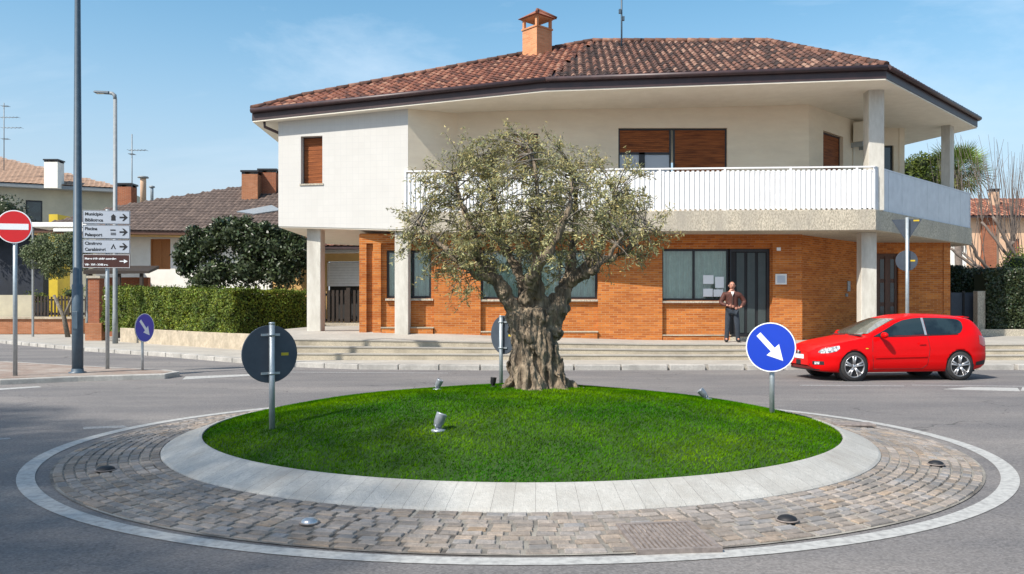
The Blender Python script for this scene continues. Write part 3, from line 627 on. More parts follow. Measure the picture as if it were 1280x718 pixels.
# recessed cream walls behind the balcony
UW = [X1, X2, (1.56, 26.2), (9.26, 26.2), (12.76, 29.7), (13.88, 29.7), (13.0, 36)]
UW[0] = (X1[0], X1[1]+.002)
f1 = Fr(UW[1], UW[2]); a1, b1 = on_line(640, *UW[1:3]), on_line(673, *UW[1:3])
f2 = Fr(UW[2], UW[3]); a2, b2 = on_line(773, *UW[2:4]), on_line(909, *UW[2:4]); m2 = on_line(840, *UW[2:4])
f3 = Fr(UW[3], UW[4]); a3, b3 = on_line(1029, *UW[3:5]), on_line(1054, *UW[3:5])
f4 = Fr(UW[4], UW[5]); a4, b4 = on_line(1100, *UW[4:6]), on_line(1117, *UW[4:6])
tops = (7.05, 7.21, zat(167, 27.4), zat(182, 29.7))
mb = MB()
wallh(mb, UW[0], UW[1], .2, 3.95, 8.2); wallh(mb, UW[1], UW[2], .2, BZ1-.05, 8.2, [(a1, b1, 5.1, tops[0])]); wallh(mb, UW[2], UW[3], .2, BZ1-.05, 8.2, [(a2, b2, 4.75, tops[1])])
wallh(mb, UW[3], UW[4], .2, BZ1-.05, 8.2, [(a3, b3, 4.6, tops[2])]); wallh(mb, UW[4], UW[5], .2, BZ1-.05, 8.2, [(a4, b4, 5.2, tops[3])]); wallh(mb, UW[5], UW[6], .2, BZ1-.05, 8.2)
build('upper_wall', mb, 'cream', H, label='cream plastered wall behind the balcony')
w_ = build('window', frame_mb(f1, a1, b1, 5.1, tops[0], -.14, -.09, .05), 'fascia', H); build('shutter', shutter_mb(f1, a1+.05, b1-.05, 5.15, tops[0]-.05, -.11), 'shutter', w_)
w_ = build('window', frame_mb(f2, a2, b2, 4.75, tops[1], -.14, -.08, .05, (m2-.04, m2+.08)), 'dark', H)
build('shutter', shutter_mb(f2, a2+.05, m2-.07, zat(190, 26.2), tops[1]-.05, -.11), 'shutter', w_); build('shutter', shutter_mb(f2, m2+.11, b2-.05, 4.8, tops[1]-.05, -.10), 'shutter', w_)
mb = MB(); f2.box(mb, a2+.05, m2-.07, -.13, -.12, 4.8, zat(190, 26.2)); build('pane', mb, 'signgrey', w_)
mb = MB(); c_ = on_line(803, *UW[2:4]); f2.box(mb, c_-.09, c_+.09, -.12, -.09, 4.8, zat(190, 26.2)-.004); f2.box(mb, a2+.05, m2-.07, -.119, -.09, zat(190, 26.2)-.07, zat(190, 26.2)); build('mullion', mb, 'dark', w_)
w_ = build('window', frame_mb(f3, a3, b3, 4.6, tops[2], -.16, -.12, .05), 'fascia', H); build('shutter', shutter_mb(f3, a3+.05, b3-.05, 4.65, tops[2]-.05, -.14), 'shutter', w_)
w_ = build('window', frame_mb(f4, a4, b4, 5.2, tops[3], -.14, -.09, .05), 'dark', H); mb = MB(); f4.box(mb, a4+.05, b4-.05, -.13, -.12, 5.25, tops[3]-.05); build('pane', mb, 'carglass', w_)
# columns
def column(cx, cy, w, d, z0, z1, rz=0):
    mb = MB(); c, s_ = math.cos(rz), math.sin(rz); q = [(cx+c*x-s_*y, cy+s_*x+c*y) for x, y in ((-w/2, -d/2), (w/2, -d/2), (w/2, d/2), (-w/2, d/2))]
    mb.prism(q, z0, z1); build('column', mb, 'col', H, bevel=.015)
column(*at(395, 26.45), .44, .44, .3, 4.08, -.1); column(*at(503.5, 25.75), .42, .36, .3, 3.94, -.1)
column(10.68, 25.3, .46, .36, .3, 3.86); column(10.70, 24.85, .46, .40, BZ1, 8.2); column(15.22, 29.35, .42, .30, BZ1, 8.2, R(45))

# roof
E0 = (*at(315, 25.9), 7.37); E1 = (*at(682, 24.3), 7.90); E2 = (*at(1108, 23.6), 8.05); E3 = (*at(1222, 29.6), 7.97); E4 = (13.8, 36.5, 7.95); E5 = (-8.3, 33.5, 7.4)
FH = .36
up = lambda p, h=FH-.04: (p[0], p[1], p[2]+h)
def pull(p, k=.10): c = Vector((3, 31)); v = Vector(p[:2]); v = v+(c-v).normalized()*k; return (v.x, v.y, p[2])
R1 = Vector((*at(741, 29), zat(53, 29))); R2 = Vector((*at(958, 29), zat(53, 29)))
o_ = Vector((0, 0, EYE)); pa, pb = Vector(up(E1)), Vector(up(E2)); nn = (pb-pa).cross(R2-pa); ray = Vector(((741-640)/F, 1, (HY-53)/F)); R1 = o_+ray*((pa-o_).dot(nn)/ray.dot(nn))
pa, pb = Vector(up(E0)), Vector(up(E1)); nn = (pb-pa).cross(R1-pa); ray = Vector(((378-640)/F, 1, (HY-122)/F))
R0 = o_+ray*((pa-o_).dot(nn)/ray.dot(nn))
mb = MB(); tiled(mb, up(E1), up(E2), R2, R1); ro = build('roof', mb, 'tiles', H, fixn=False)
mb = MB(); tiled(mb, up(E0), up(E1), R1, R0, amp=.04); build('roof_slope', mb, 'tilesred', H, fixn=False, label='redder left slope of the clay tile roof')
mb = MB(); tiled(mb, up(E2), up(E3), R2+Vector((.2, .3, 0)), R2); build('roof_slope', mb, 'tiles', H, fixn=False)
mb = MB(); u = [Vector(up(p, FH-.05)) for p in (E0, E1, E2, E3, E4, E5)]; d_ = Vector((0, 0, -.03)); RB = Vector((10.5, 32, R2.z-.1))
for f in ((u[0], u[1], R1+d_, R0+d_), (u[1], u[2], R2+d_, R1+d_), (u[2], u[3], R2+d_), (u[3], u[4], RB, R2+d_), (u[4], u[5], R0+d_, R1+d_, R2+d_, RB), (u[5], u[0], R0+d_)): mb.add(f, [tuple(range(len(f)))])
build('roof_deck', mb, 'fascia', H)
mb = MB(); Z = Vector((0, 0, .05))
ridge_tiles(mb, R0+Z, R1+Z); ridge_tiles(mb, R1+Z, R2+Z); ridge_tiles(mb, Vector(up(E2))+Z, R2+Z); ridge_tiles(mb, Vector(up(E0))+Z, R0+Z); ridge_tiles(mb, R2+Z, RB+Z)
build('ridge_cap', mb, 'tiles', H)
mb = MB(); inn = [pull(p) for p in (E0, E1, E2, E3, E4, E5)]; ee = [E0, E1, E2, E3, E4, E5]
for i in range(6):
    j = (i+1) % 6; a, b, c, d = ee[i], ee[j], inn[j], inn[i]
    mb.hexa([a, b, c, d], [up(a, FH), up(b, FH), up(c, FH), up(d, FH)])
build('fascia', mb, 'fascia', H, fixn=False)
mb = MB()
for i in range(4):
    a, b = Vector(ee[i]), Vector(ee[i+1]); d = (b-a).normalized(); o2 = Vector((d.y, -d.x, 0))*.07; mb.tube([a+o2+Vector((0, 0, FH-.07)), b+o2+Vector((0, 0, FH-.07))], .075, 10)
build('gutter', mb, 'fascia', H)
mb = MB(); s = [(*pull(p, .02)[:2], p[2]-.04) for p in ee]
for f in ((0, 1, 5), (1, 2, 4, 5), (2, 3, 4)): mb.prism([s[k][:2] for k in f], [s[k][2] for k in f], [s[k][2]+.037 for k in f])
build('soffit', mb, 'soffit', H)
mb = MB(); P0 = Vector(at(331, 26.0)); mb.tube([(P0.x-.02, P0.y, 7.45), (P0.x, P0.y, 7.2), (P0.x+.45, P0.y+.2, 7.02), (P0.x+.5, P0.y+.25, 7.0), (P0.x+.52, P0.y+.45, 4.2)], .045, 8); build('downpipe', mb, 'fascia', H)
# chimney (brick shaft, openings, tiled cap)
Cd = 29.3; cx = (672-640)/F*Cd; k = Cd/F; cy = Cd+.5; rz = R(-12)
def rbox(mb, x0, x1, y0, y1, z0, z1):
    c, s_ = math.cos(rz), math.sin(rz); q = [(cx+c*x-s_*y, cy+s_*x+c*y) for x, y in ((x0, y0), (x1, y0), (x1, y1), (x0, y1))]; mb.prism(q, z0, z1)
rz = R(42); zz = lambda py: zat(py, Cd)
mb = MB(); rbox(mb, -.37, .37, -.37, .37, 9.6, zz(33)); ch = build('chimney', mb, 'brick3', H)
mb = MB(); rbox(mb, -.40, .40, -.40, .40, zz(33), zz(31)); 
for sx in (-1, 1):
    for sy in (-1, 1): rbox(mb, sx*.37-.09*(sx > 0)-.0*(sx < 0), sx*.37+.09*(sx < 0), sy*.37-.09*(sy > 0), sy*.37+.09*(sy < 0), zz(31), zz(20))
rbox(mb, -.40, .40, -.40, .40, zz(20), zz(17)); build('chimney_vent', mb, 'brick3', ch)
mb = MB(); c, s_ = math.cos(rz), math.sin(rz)
def rp(x, y, z): return (cx+c*x-s_*y, cy+s_*x+c*y, z)
z0, z1 = zz(18), zz(8); mb.add([rp(-.49, -.49, z0), rp(.49, -.49, z0), rp(.49, .49, z0), rp(-.49, .49, z0), rp(-.0, -.0, z1+.05)], [(3, 2, 1, 0), (0, 1, 4), (1, 2, 4), (2, 3, 4), (3, 0, 4)], (.5, .5, .5))
mb.tube([rp(-.49, -.49, z0+.02), rp(0, 0, z1+.07)], .05, 6, col=(.3, .3, .3)); mb.tube([rp(.49, -.49, z0+.02), rp(0, 0, z1+.07)], .05, 6, col=(.2, .2, .2)); build('chimney_cap', mb, 'tilesred', ch)

# things fixed to the house
def small(name, label, cat, mb, m, **k): return tag(build(name, mb, m, **k), label, cat)
A = thing('roof_antenna', 'thin aerial mast rising behind the ridge of the corner house', 'antenna', (*at(777, 29.6), 10.6)); mb = MB(); ax, ay = at(777, 29.6)
mb.tube([(ax, ay, 10.5), (ax, ay, 13.2)], .03, 6); build('mast', mb, 'polegrey', A); [build('amplifier', MB().box(*q), 'polegrey', A) for q in ((ax-.1, ax-.02, ay-.05, ay+.05, zat(17, 29.6), zat(12, 29.6)), (ax+.03, ax+.1, ay-.05, ay+.05, zat(26, 29.6), zat(21, 29.6)))]
ua = on_line(1069, UW[3], UW[4]); p_ = f3(ua, .2, zat(176, 28)); A = thing('air_conditioner', 'grey air conditioning unit on the cream wall under the eaves, above the balcony', 'air conditioner', p_)
mb = MB(); f3.box(mb, ua-.42, ua+.42, .10, .45, p_[2], p_[2]+.66); build('housing', mb, 'soffit', A, bevel=.02)
mb = MB(); 
for k in range(9): f3.box(mb, ua-.34, ua+.14, .452, .47, p_[2]+.06+k*.055, p_[2]+.08+k*.055)
build('grille', mb, 'polelight', A)
mb = MB(); f3.box(mb, ua-.35, ua-.31, .0, .4, p_[2]-.16, p_[2]-.003); f3.box(mb, ua+.31, ua+.35, .0, .4, p_[2]-.16, p_[2]-.003); build('bracket', mb, 'steel', A)
mb = MB(); q = f3(ua-.2, .03, p_[2]-.01); mb.tube([q, (q[0], q[1], q[2]-1.4)], .025, 6); build('hose', mb, 'soffit', A)
A = thing('notice_box', 'white notice box on the brick pier right of the shop door', 'notice box', (xb(974), YB-.15, zb_(349)))
mb = MB(); fB.box(mb, xb(967), xb(981), .143, .20, zb_(356), zb_(343)); build('case', mb, 'white', A, bevel=.01); mb = MB(); fB.box(mb, xb(969), xb(979), .201, .206, zb_(354), zb_(345)); build('sheet', mb, 'signgrey', A)
mb = MB(); fB.box(mb, xb(969), xb(974), .143, .16, zb_(314), zb_(310)); small('house_number_plate', 'tiny white number plate high on the brick by the shop door', 'plate', mb, 'signwhite', bevel=.004)
fC = Fr(CH[0], CH[1]); uc = on_line(1060, CH[0], CH[1]); A = thing('intercom', 'small grey intercom panel on the shaded brick wall beside the right column', 'intercom', fC(uc, 0, 2.3))
mb = MB(); fC.box(mb, uc-.09, uc+.09, .002, .05, 2.15, 2.5); build('panel', mb, 'steel', A, bevel=.01); mb = MB(); fC.box(mb, uc-.22, uc-.08, .002, .04, 1.98, 2.08); build('button_plate', mb, 'polelight', A)

# ------------------------------------------------------------------ road signs
def disc(mb, r, y0, y1, z, n=40):
    mb.lathe([(r-.004, y0), (r, y0+.003), (r, y1-.003), (r-.004, y1)], n, 'Y', (0, 0, z), False); return mb
def arrow_mb(r, y, z, th=.003):         # white arrow pointing down to the right (seen from -Y)
    a = R(-47); c, s_ = math.cos(a), math.sin(a); mb = MB()
    sh = [(-.76, -.115), (.14, -.115), (.14, -.36), (.78, 0), (.14, .36), (.14, .115), (-.76, .115)]
    q = [(r*(x*c-w*s_), r*(x*s_+w*c)) for x, w in sh]; n = len(q)
    mb.add([(x, y-th, z+w) for x, w in q]+[(x, y, z+w) for x, w in q], [tuple(range(n)), tuple(range(2*n-1, n-1, -1))]+[(i, n+i, n+(i+1) % n, (i+1) % n) for i in range(n)])
    return mb
def keep_right(name, label, loc, rz, hz, top=.33, r=.30, group='round keep-right signs around the junction', back='signback'):
    t = thing(name, label, 'road sign', loc, rz, group)
    mb = MB(); mb.tube([(0, 0, -.15), (0, 0, hz+top)], .03, 12); build('post', mb, 'steel', t, True)
    mb = MB(); mb.lathe([(.0, 0), (.032, 0), (.032, .02), (.0, .022)], 12, 'Z', (0, 0, hz+top)); build('post_cap', mb, 'steel', t, True)
    mb = MB(); disc(mb, r, -.062, -.048, hz); pl = build('sign_plate', mb, back, t, True)
    mb = MB(); disc(mb, r-.012, -.0655, -.0625, hz); build('sign_face', mb, 'blue', pl, True)
    mb = MB(); n = 48; rr0, rr1 = r-.014, r-.001
    mb.grid([[(rr*math.cos(2*math.pi*i/n), -.0665, hz+rr*math.sin(2*math.pi*i/n)) for rr in (rr0, rr1)] for i in range(n+1)]); build('rim', mb, 'signwhite', pl, True)
    build('arrow', arrow_mb(r*.93, -.0658, hz), 'signwhite', pl, True)
    mb = MB()
    for dz in (-.2, .2): mb = MB(); mb.box(-.10, .10, -.047, -.030, hz+dz-.012, hz+dz+.012); mb.lathe([(.036, -.012), (.036, .012)], 14, 'Z', (0, 0, hz+dz)); build('bracket', mb, 'steel', t, True)
    mb = MB(); mb.box(-.2, -.12, -.0475, -.0455, hz-.02, hz+.01); build('maker_sticker', mb, 'yellow', pl, True)
    return t
def facing(nx, ny): return math.atan2(nx, -ny)      # turn that brings the -Y face towards (nx, ny)
p = (3.157, 10.2); keep_right('keep_right_sign', 'round blue keep-right sign facing the camera, on the turf before the red car', (*p, zm(*p)), facing(-.55, -.9), zat(434, 10.2)-zm(*p), top=.10)
p = (-2.486, 8.7); keep_right('keep_right_sign', 'dark back of a round sign at the left of the turf mound', (*p, zm(*p)), facing(-.62, .79), zat(443, 8.7)-zm(*p), top=.31)
p = (-.17, 13.05); keep_right('keep_right_sign', 'dark back of a round sign standing just behind the olive trunk', (*p, zm(*p)), facing(.74, .67), zat(419, 13.05)-zm(*p), top=.28)
p = at(178, 19.9); keep_right('keep_right_sign', 'blue keep-right sign turned sideways at the tip of the left traffic island', (*p, .12), facing(.95, -.24), zat(410, 19.9)-.12, top=.12, r=.34)
# no entry
p = at(19, 18.3); t = thing('no_entry_sign', 'round red no entry sign with a white bar at the left edge of the photo', 'road sign', (*p, .12), facing(.2, -.95)); hz = zat(284, 18.3)-.12
mb = MB(); mb.tube([(0, 0, -.1), (0, 0, hz+.36)], .045, 12); build('post', mb, 'steel', t, True)
mb = MB(); disc(mb, .36, -.07, -.055, hz); pl = build('sign_plate', mb, 'signwhite', t, True); mb = MB(); disc(mb, .338, -.0735, -.0705, hz); build('sign_face', mb, 'red', pl, True)
mb = MB(); mb.box(-.29, .29, -.0765, -.0738, hz-.065, hz+.065); build('bar', mb, 'signwhite', pl, True)
[build('bracket', MB().box(-.12, .12, -.054, -.035, hz+a_, hz+a_+.03), 'steel', t, True) for a_ in (-.2, .17)]
# direction board
p = at(134, 20.35); t = thing('direction_sign', 'stack of three white and one brown direction boards on a thin grey post', 'direction sign', (*p, .12), facing(.15, -1)); k = 20.35/F
zt = zat(263, 20.35)-.12; zb2 = zat(336, 20.35)-.12; w = 1.08
mb = MB(); mb.tube([(0, .02, -.1), (0, .02, zt+.02)], .045, 12); build('post', mb, 'steel', t, True); mb = MB(); mb.tube([(.30, .02, zb2-.15), (.30, .02, zt-.05)], .03, 10)
[build('bracket', MB().box(-w/2+.1, w/2-.1, -.035, -.02, a_, a_+.04), 'steel', t, True) for a_ in (zt-.7, zb2+.2)]
hh = (zt-zb2)/4; TX = [('Municipio', 'Biblioteca'), ('Piscina', 'Palasport'), ('Cimitero', 'Carabinieri'), ('Museo della civilt\u00e0 contadina', 'Villa  XVI - XVIII sec.')]
for i in range(4):
    z1 = zt-i*hh-.012; z0 = zt-(i+1)*hh+.012; br = i == 3; fg = 'signwhite' if br else 'black'
    mb = MB(); mb.box(-w/2, w/2, -.06, -.035, z0, z1); bd = build('board', mb, 'signbrown' if br else 'signgrey', t, True, bevel=.004, label='brown tourist board with white text' if br else None)
    mb = MB()
    for (a, b, c, d) in ((-w/2+.008, w/2-.008, z0+.006, z0+.014), (-w/2+.008, w/2-.008, z1-.014, z1-.006), (-w/2+.008, -w/2+.016, z0+.014, z1-.014), (w/2-.016, w/2-.008, z0+.014, z1-.014)): mb.box(a, b, -.062, -.0605, c, d)
    build('border', mb, fg, bd, True)
    for j, s_ in enumerate(TX[i]): text_part(s_, .105 if not br else .062, fg, bd, (-w/2+.05, -.0615, z1-.125-j*.145), bold=.003)
    mb = MB(); ax = w/2-.24; zc = (z0+z1)/2
    q = [(0, -.02), (.11, -.02), (.06, -.085), (.10, -.085), (.19, 0), (.10, .085), (.06, .085), (.11, .02), (0, .02)]
    if br: q = [(0, -.012), (.10, -.012), (.10, -.05), (.19, 0), (.10, .05), (.10, .012), (0, .012)]
    n = len(q); mb.add([(ax+x, -.063, zc+y) for x, y in q]+[(ax+x, -.061, zc+y) for x, y in q], [tuple(range(n)), tuple(range(2*n-1, n-1, -1))]+[(a, n+a, n+(a+1) % n, (a+1) % n) for a in range(n)]); build('arrow', mb, fg, bd, True)
    if not br:   # small pictogram beside the arrow
        mb = MB(); px_ = ax-.14
        if i == 0: mb.box(px_-.05, px_+.05, -.063, -.061, zc-.08, zc+.02); mb.add([(px_-.06, -.063, zc+.022), (px_+.06, -.063, zc+.022), (px_, -.063, zc+.08)], [(0, 1, 2)])
        elif i == 1: mb.box(px_-.07, px_+.05, -.063, -.061, zc+.03, zc+.06); mb.box(px_-.06, px_+.06, -.063, -.061, zc-.04, zc-.02); mb.box(px_-.06, px_+.06, -.063, -.061, zc-.075, zc-.055)
        else: mb.add([(px_-.06, -.063, zc-.06), (px_-.03, -.063, zc-.06), (px_, -.063, zc+.02), (px_+.03, -.063, zc-.06), (px_+.06, -.063, zc-.06), (px_, -.063, zc+.07)], [(0, 1, 2, 5), (2, 3, 4, 5)])
        build('pictogram', mb, 'black', bd, True)
# give way and round sign seen from behind
p = at(1134, 21.9); t = thing('give_way_sign', 'post behind the red car with dark backs of a triangle and a round sign', 'road sign', (*p, .13), facing(.25, 1)); D = 21.9
mb = MB(); mb.tube([(0, 0, -.1), (0, 0, zat(272, D)-.13)], .045, 12); build('post', mb, 'steel', t, True)
zt, zb2 = zat(274, D)-.13, zat(303, D)-.13
mb = MB(); q = [(-.37, zt), (.37, zt), (.0, zb2)]; mb.add([(x, -.07, z) for x, z in q]+[(x, -.055, z) for x, z in q], [(0, 1, 2), (5, 4, 3), (0, 3, 4, 1), (1, 4, 5, 2), (2, 5, 3, 0)]); pl = build('triangle_plate', mb, 'signback', t, True)
mb = MB(); q = [(-.33, zt-.02), (.33, zt-.02), (.0, zb2+.05)]; mb.add([(x, -.074, z) for x, z in q]+[(x, -.071, z) for x, z in q], [(0, 1, 2), (5, 4, 3), (0, 3, 4, 1), (1, 4, 5, 2), (2, 5, 3, 0)]); build('sign_face', mb, 'signwhite', pl, True)
mb = MB(); mb.box(-.30, -.16, -.054, -.050, zt-.06, zt-.02); build('maker_sticker', mb, 'yellow', pl, True)
zc = zat(326, D)-.13; mb = MB(); disc(mb, .27, -.07, -.055, zc); pl = build('round_plate', mb, 'signback', t, True); mb = MB(); disc(mb, .25, -.074, -.071, zc); build('sign_face', mb, 'blue', pl, True)
mb = MB(); mb.box(-.2, -.09, -.054, -.050, zc-.02, zc+.02); build('maker_sticker', mb, 'yellow', pl, True)
# lamp posts
p = at(97, 19.1); t = thing('lamp_post', 'tall dark blue-grey lamp post on the left traffic island, taller than the picture', 'lamp post', (*p, .12))
mb = MB(); mb.lathe([(.12, -.1), (.118, 2), (.10, 2.02), (.058, 9.2), (.05, 9.4)], 16, 'Z'); build('pole', mb, 'polegrey', t, True)
mb = MB(); mb.lathe([(.19, -.02), (.19, .02), (.13, .04), (.125, .10)], 16, 'Z'); build('base_collar', mb, 'polegrey', t, True)
mb = MB(); mb.tube([(0, 0, 9.35), (.1, -.05, 9.5), (.9, -.5, 9.6)], .05, 10); build('arm', mb, 'polegrey', t, True)
mb = MB(); mb.box(.8, 1.4, -.85, -.5, 9.55, 9.68); build('lamp_head', mb, 'polegrey', t, True, bevel=.03)
mb = MB(); mb.box(-.06, .06, -.125, -.09, 1.0, 1.4); build('access_door', mb, 'polegrey', t, True, bevel=.005)
p = at(144, 34.5); t = thing('street_lamp', 'slim grey street lamp with a flat curved head, standing by the hedge', 'street lamp', (*p, .13)); zt = zat(117, 34.5)-.13
mb = MB(); mb.lathe([(.11, -.1), (.105, 1.2), (.095, 1.25), (.075, zt-.25)], 14, 'Z'); mb.tube([(0, 0, zt-.26), (-.02, 0, zt-.08), (-.12, -.0, zt), (-.3, 0, zt+.03)], [.075, .075, .07, .06], 10); build('pole', mb, 'polelight', t, True)
mb = MB(); mb.hexa([(-.85, -.15, zt+.02), (-.25, -.10, zt-.03), (-.25, .10, zt-.03), (-.85, .15, zt+.02)], [(-.82, -.1, zt+.10), (-.22, -.08, zt+.08), (-.22, .08, zt+.08), (-.82, .1, zt+.10)]); hd = build('lamp_head', mb, 'polegrey', t, True, bevel=.02)
mb = MB(); mb.box(-.78, -.35, -.09, .09, zt-.012, zt+.004); build('lens', mb, 'lens', hd, True)

# ------------------------------------------------------------------ floodlights on the turf, studs, drain
def floodlight(label, px, D, s=1.0, tilt=(.25, .3), cyl=True, m='lampglass'):
    x, y = at(px, D); z = zm(x, y); t = thing('floodlight', label, 'floodlight', (x, y, z), 0, 'ground floodlights around the olive tree')
    mb = MB(); mb.lathe([(.095*s, -.01), (.095*s, .012), (.03*s, .022), (.018*s, .05)], 16, 'Z'); build('base', mb, m, t, True)
    a = Vector((-.02*s, 0, .035*s)); d = Vector((tilt[0], tilt[1], .9)).normalized(); qn = d.to_track_quat('Z', 'Y')
    def body(prof, n=20):
        mb = MB(); mb.lathe([(r*s, h*s) for r, h in prof], n, 'Z'); mb.v = [tuple(qn @ Vector(v)+a+Vector((0, 0, .01*s))) for v in mb.v]; return mb
    hd = build('lamp_head', body([(.02, 0), (.052, .015), (.056, .05), (.066, .06), (.07, .17), (.072, .175), (.072, .19), (.064, .19), (.06, .176)]), m, t, True)
    build('lens', body([(.001, .174), (.06, .175), (.061, .180), (.002, .183)]), 'lens', hd, True)
    mb = MB(); mb.tube([(-.03*s, -.06*s, .02*s), (-.03*s, -.075*s, .09*s)], .008*s, 6); mb.tube([(-.03*s, .06*s, .02*s), (-.03*s, .075*s, .09*s)], .008*s, 6); build('yoke', mb, m, t, True)
floodlight('silver floodlight aimed up at the olive, nearest of them on the left of the turf', 548, 8.0, .74, (.34, .12))
floodlight('pale floodlight at the far left rim of the turf, seen against the road', 547, 10.6, .60, (.45, -.1))
floodlight('small dark floodlight right at the left foot of the olive trunk', 617, 10.9, .55, (.1, .1), m='black')
floodlight('pale grey floodlight on the right of the turf, near the blue arrow sign', 884, 10.85, .66, (-.75, .1))
def apron_z(x, y):
    A = math.hypot((x-.07)/4.98, (y-10.17)/4.735); B = 4.0/4.9; return .03+.066*max(0, min(1, (1-A)/(1-B)))
def stud(label, px, py, m, r=.085):
    D = 1.53*F/(py-HY); x, y = at(px, D); z = apron_z(x, y)-.004; t = thing('road_stud', label, 'road stud', (x, y, z), 0, 'low round studs set in the stone apron')
    mb = MB(); mb.lathe([(r, 0), (r, .010), (r*.88, .024), (r*.55, .036), (r*.2, .040)], 24, 'Z'); build('housing', mb, m, t, True)
    mb = MB(); mb.lathe([(r*.98+.012, 0), (r*.98+.012, .008), (r, .009)], 24, 'Z'); build('collar', mb, 'grate', t, True)
stud('pale round stud in the setts at the front left of the apron', 387, 651, 'alloy', .062)
stud('black round stud in the setts at the front right of the apron', 984, 647, 'black', .072)
stud('black stud in the setts at the far right of the apron', 1170, 579, 'black', .072)
stud('dark stud in the setts at the far left of the apron', 132, 586, 'black', .085)
mb = MB(); x, y = at(1067, 11.0); z = .06; mb.box(x-.25, x+.25, y-.12, y+.12, z, z+.03); small('metal_cover', 'small brown metal cover at the back right foot of the concrete ring', 'cover', mb, 'grate', bevel=.008)
mb = MB(); GQ = [Vector((.735, 5.96)), Vector((.81, 5.42)), Vector((1.375, 5.48)), Vector((1.285, 6.04))]   # the four corners of the drain frame
t = thing('drain_grate', 'cast iron drain grate with slanting bars in the front of the apron', 'drain grate', (1.05, 5.67, .04)); gz0 = .068
A_, B_, C_, D_ = [GQ[i] for i in (1, 2, 3, 0)]    # front left, front right, back right, back left
def bil(u, v): return (A_*(1-u)+B_*u)*(1-v)+(D_*(1-u)+C_*u)*v
def bar(mb, u0, u1, v0, v1, z0, z1): mb.hexa([(*bil(u0, v0), z0), (*bil(u1, v0), z0), (*bil(u1, v1), z0), (*bil(u0, v1), z0)], [(*bil(u0, v0), z1+.035*(v0-1)), (*bil(u1, v0), z1+.035*(v0-1)), (*bil(u1, v1), z1+.035*(v1-1)), (*bil(u0, v1), z1+.035*(v1-1))])
for a in ((0, 1, 0, .05), (0, 1, .95, 1), (0, .05, .05, .95), (.95, 1, .05, .95)): bar(mb, *a, .0, gz0+.004)
build('frame', mb, 'grate', t); mb = MB()
for i in range(15): u_ = .07+i*.0605; bar(mb, u_, u_+.034, .055, .945, .01, gz0)
bar(mb, .055, .945, .48, .52, .01, gz0-.006); build('grating', mb, 'grate', t); mb = MB(); bar(mb, .05, .95, .05, .95, .0, .05); build('sump', mb, 'black', t)

# ------------------------------------------------------------------ the olive tree
TX_, TY_ = at(668, 10.85); TZ = zm(TX_, TY_)-.06
OT = thing('olive_tree', 'old olive tree with gnarled trunk and silvery crown in the middle of the roundabout', 'tree', (TX_, TY_, TZ))
KT = 10.85/F
def tw(px, py, dy=0): return Vector(((px-668)*KT, dy, zat(py, 10.85)-TZ))
mb = MB(); nz_ = 46; na_ = 96; G = []
for i in range(nz_+1):
    f = i/nz_; z = 1.08*f; row = []
    w = lerp_tab(f, [(0, .44), (.10, .385), (.25, .345), (.45, .30), (.62, .268), (.78, .275), (.92, .29), (1, .25)]); cxx = lerp_tab(f, [(0, .03), (.3, -.0), (.6, -.02), (1, -.0)])
    for j in range(na_):
        a = 2*math.pi*j/na_; tw_ = a+f*1.1
        rr_ = w*(1+.10*math.sin(3*tw_+1)+.085*math.sin(5*tw_+2.4+2*f)+.075*math.sin(9*tw_+f*3)+.065*math.sin(16*a+f*4)+.05*math.sin(25*a-f*6)+.05*math.sin(f*23+4*a)*math.sin(2*a+f*9))
        rr_ += (1-f)**6*.09*max(0, math.sin(7*a+.5))
        row.append((cxx+rr_*math.cos(a), rr_*.9*math.sin(a), z))
    row.append(row[0]); G.append(row)
G = [[(cxx*0, 0, -.02)]*(na_+1)]+G+[[(0, 0, 1.10)]*(na_+1)]
mb.grid([list(c) for c in zip(*G)])
LIMB = [  # main limbs: pixel way-points with depth offsets and radii
 ([tw(655, 418), tw(640, 385, -.05), tw(622, 352, -.12), tw(600, 322, -.2), tw(590, 290, -.2), tw(578, 255, -.2), tw(566, 215, -.15)], [.17, .13, .10, .085, .06, .04, .022]),
 ([tw(662, 420), tw(656, 380, .1), tw(650, 345, .2), tw(632, 310, .35), tw(622, 270, .4), tw(612, 225, .5), tw(604, 185, .5)], [.16, .12, .09, .08, .055, .035, .02]),
 ([tw(672, 420), tw(676, 384, -.1), tw(672, 350, -.2), tw(668, 310, -.3), tw(672, 270, -.4), tw(668, 225, -.5), tw(660, 190, -.5)], [.16, .115, .085, .075, .05, .032, .02]),
 ([tw(684, 418), tw(698, 382, .0), tw(712, 355, .05), tw(735, 330, .1), tw(752, 305, .1), tw(765, 270, .1), tw(772, 235, .1)], [.17, .14, .11, .09, .06, .038, .02]),
 ([tw(700, 378), tw(712, 348, .25), tw(718, 312, .4), tw(722, 275, .5), tw(724, 235, .55), tw(720, 200, .6)], [.13, .095, .07, .05, .035, .02]),
 ([tw(735, 332, .1), tw(765, 322, -.1), tw(790, 305, -.2), tw(806, 280, -.25)], [.08, .055, .035, .018]),
 ([tw(622, 352, -.12), tw(598, 345, -.3), tw(572, 325, -.4), tw(545, 300, -.45), tw(525, 280, -.4)], [.10, .07, .05, .035, .018]),
 ([tw(660, 380), tw(664, 345, -.45), tw(690, 310, -.7), tw(705, 270, -.8), tw(712, 235, -.75)], [.13, .09, .065, .04, .02]),
 ([tw(640, 385), tw(630, 360, .4), tw(602, 335, .7), tw(580, 300, .85), tw(565, 270, .85)], [.12, .09, .06, .04, .02]),
 ([tw(712, 355, .05), tw(728, 345, -.4), tw(748, 330, -.6), tw(770, 300, -.7)], [.09, .065, .045, .02]),
]
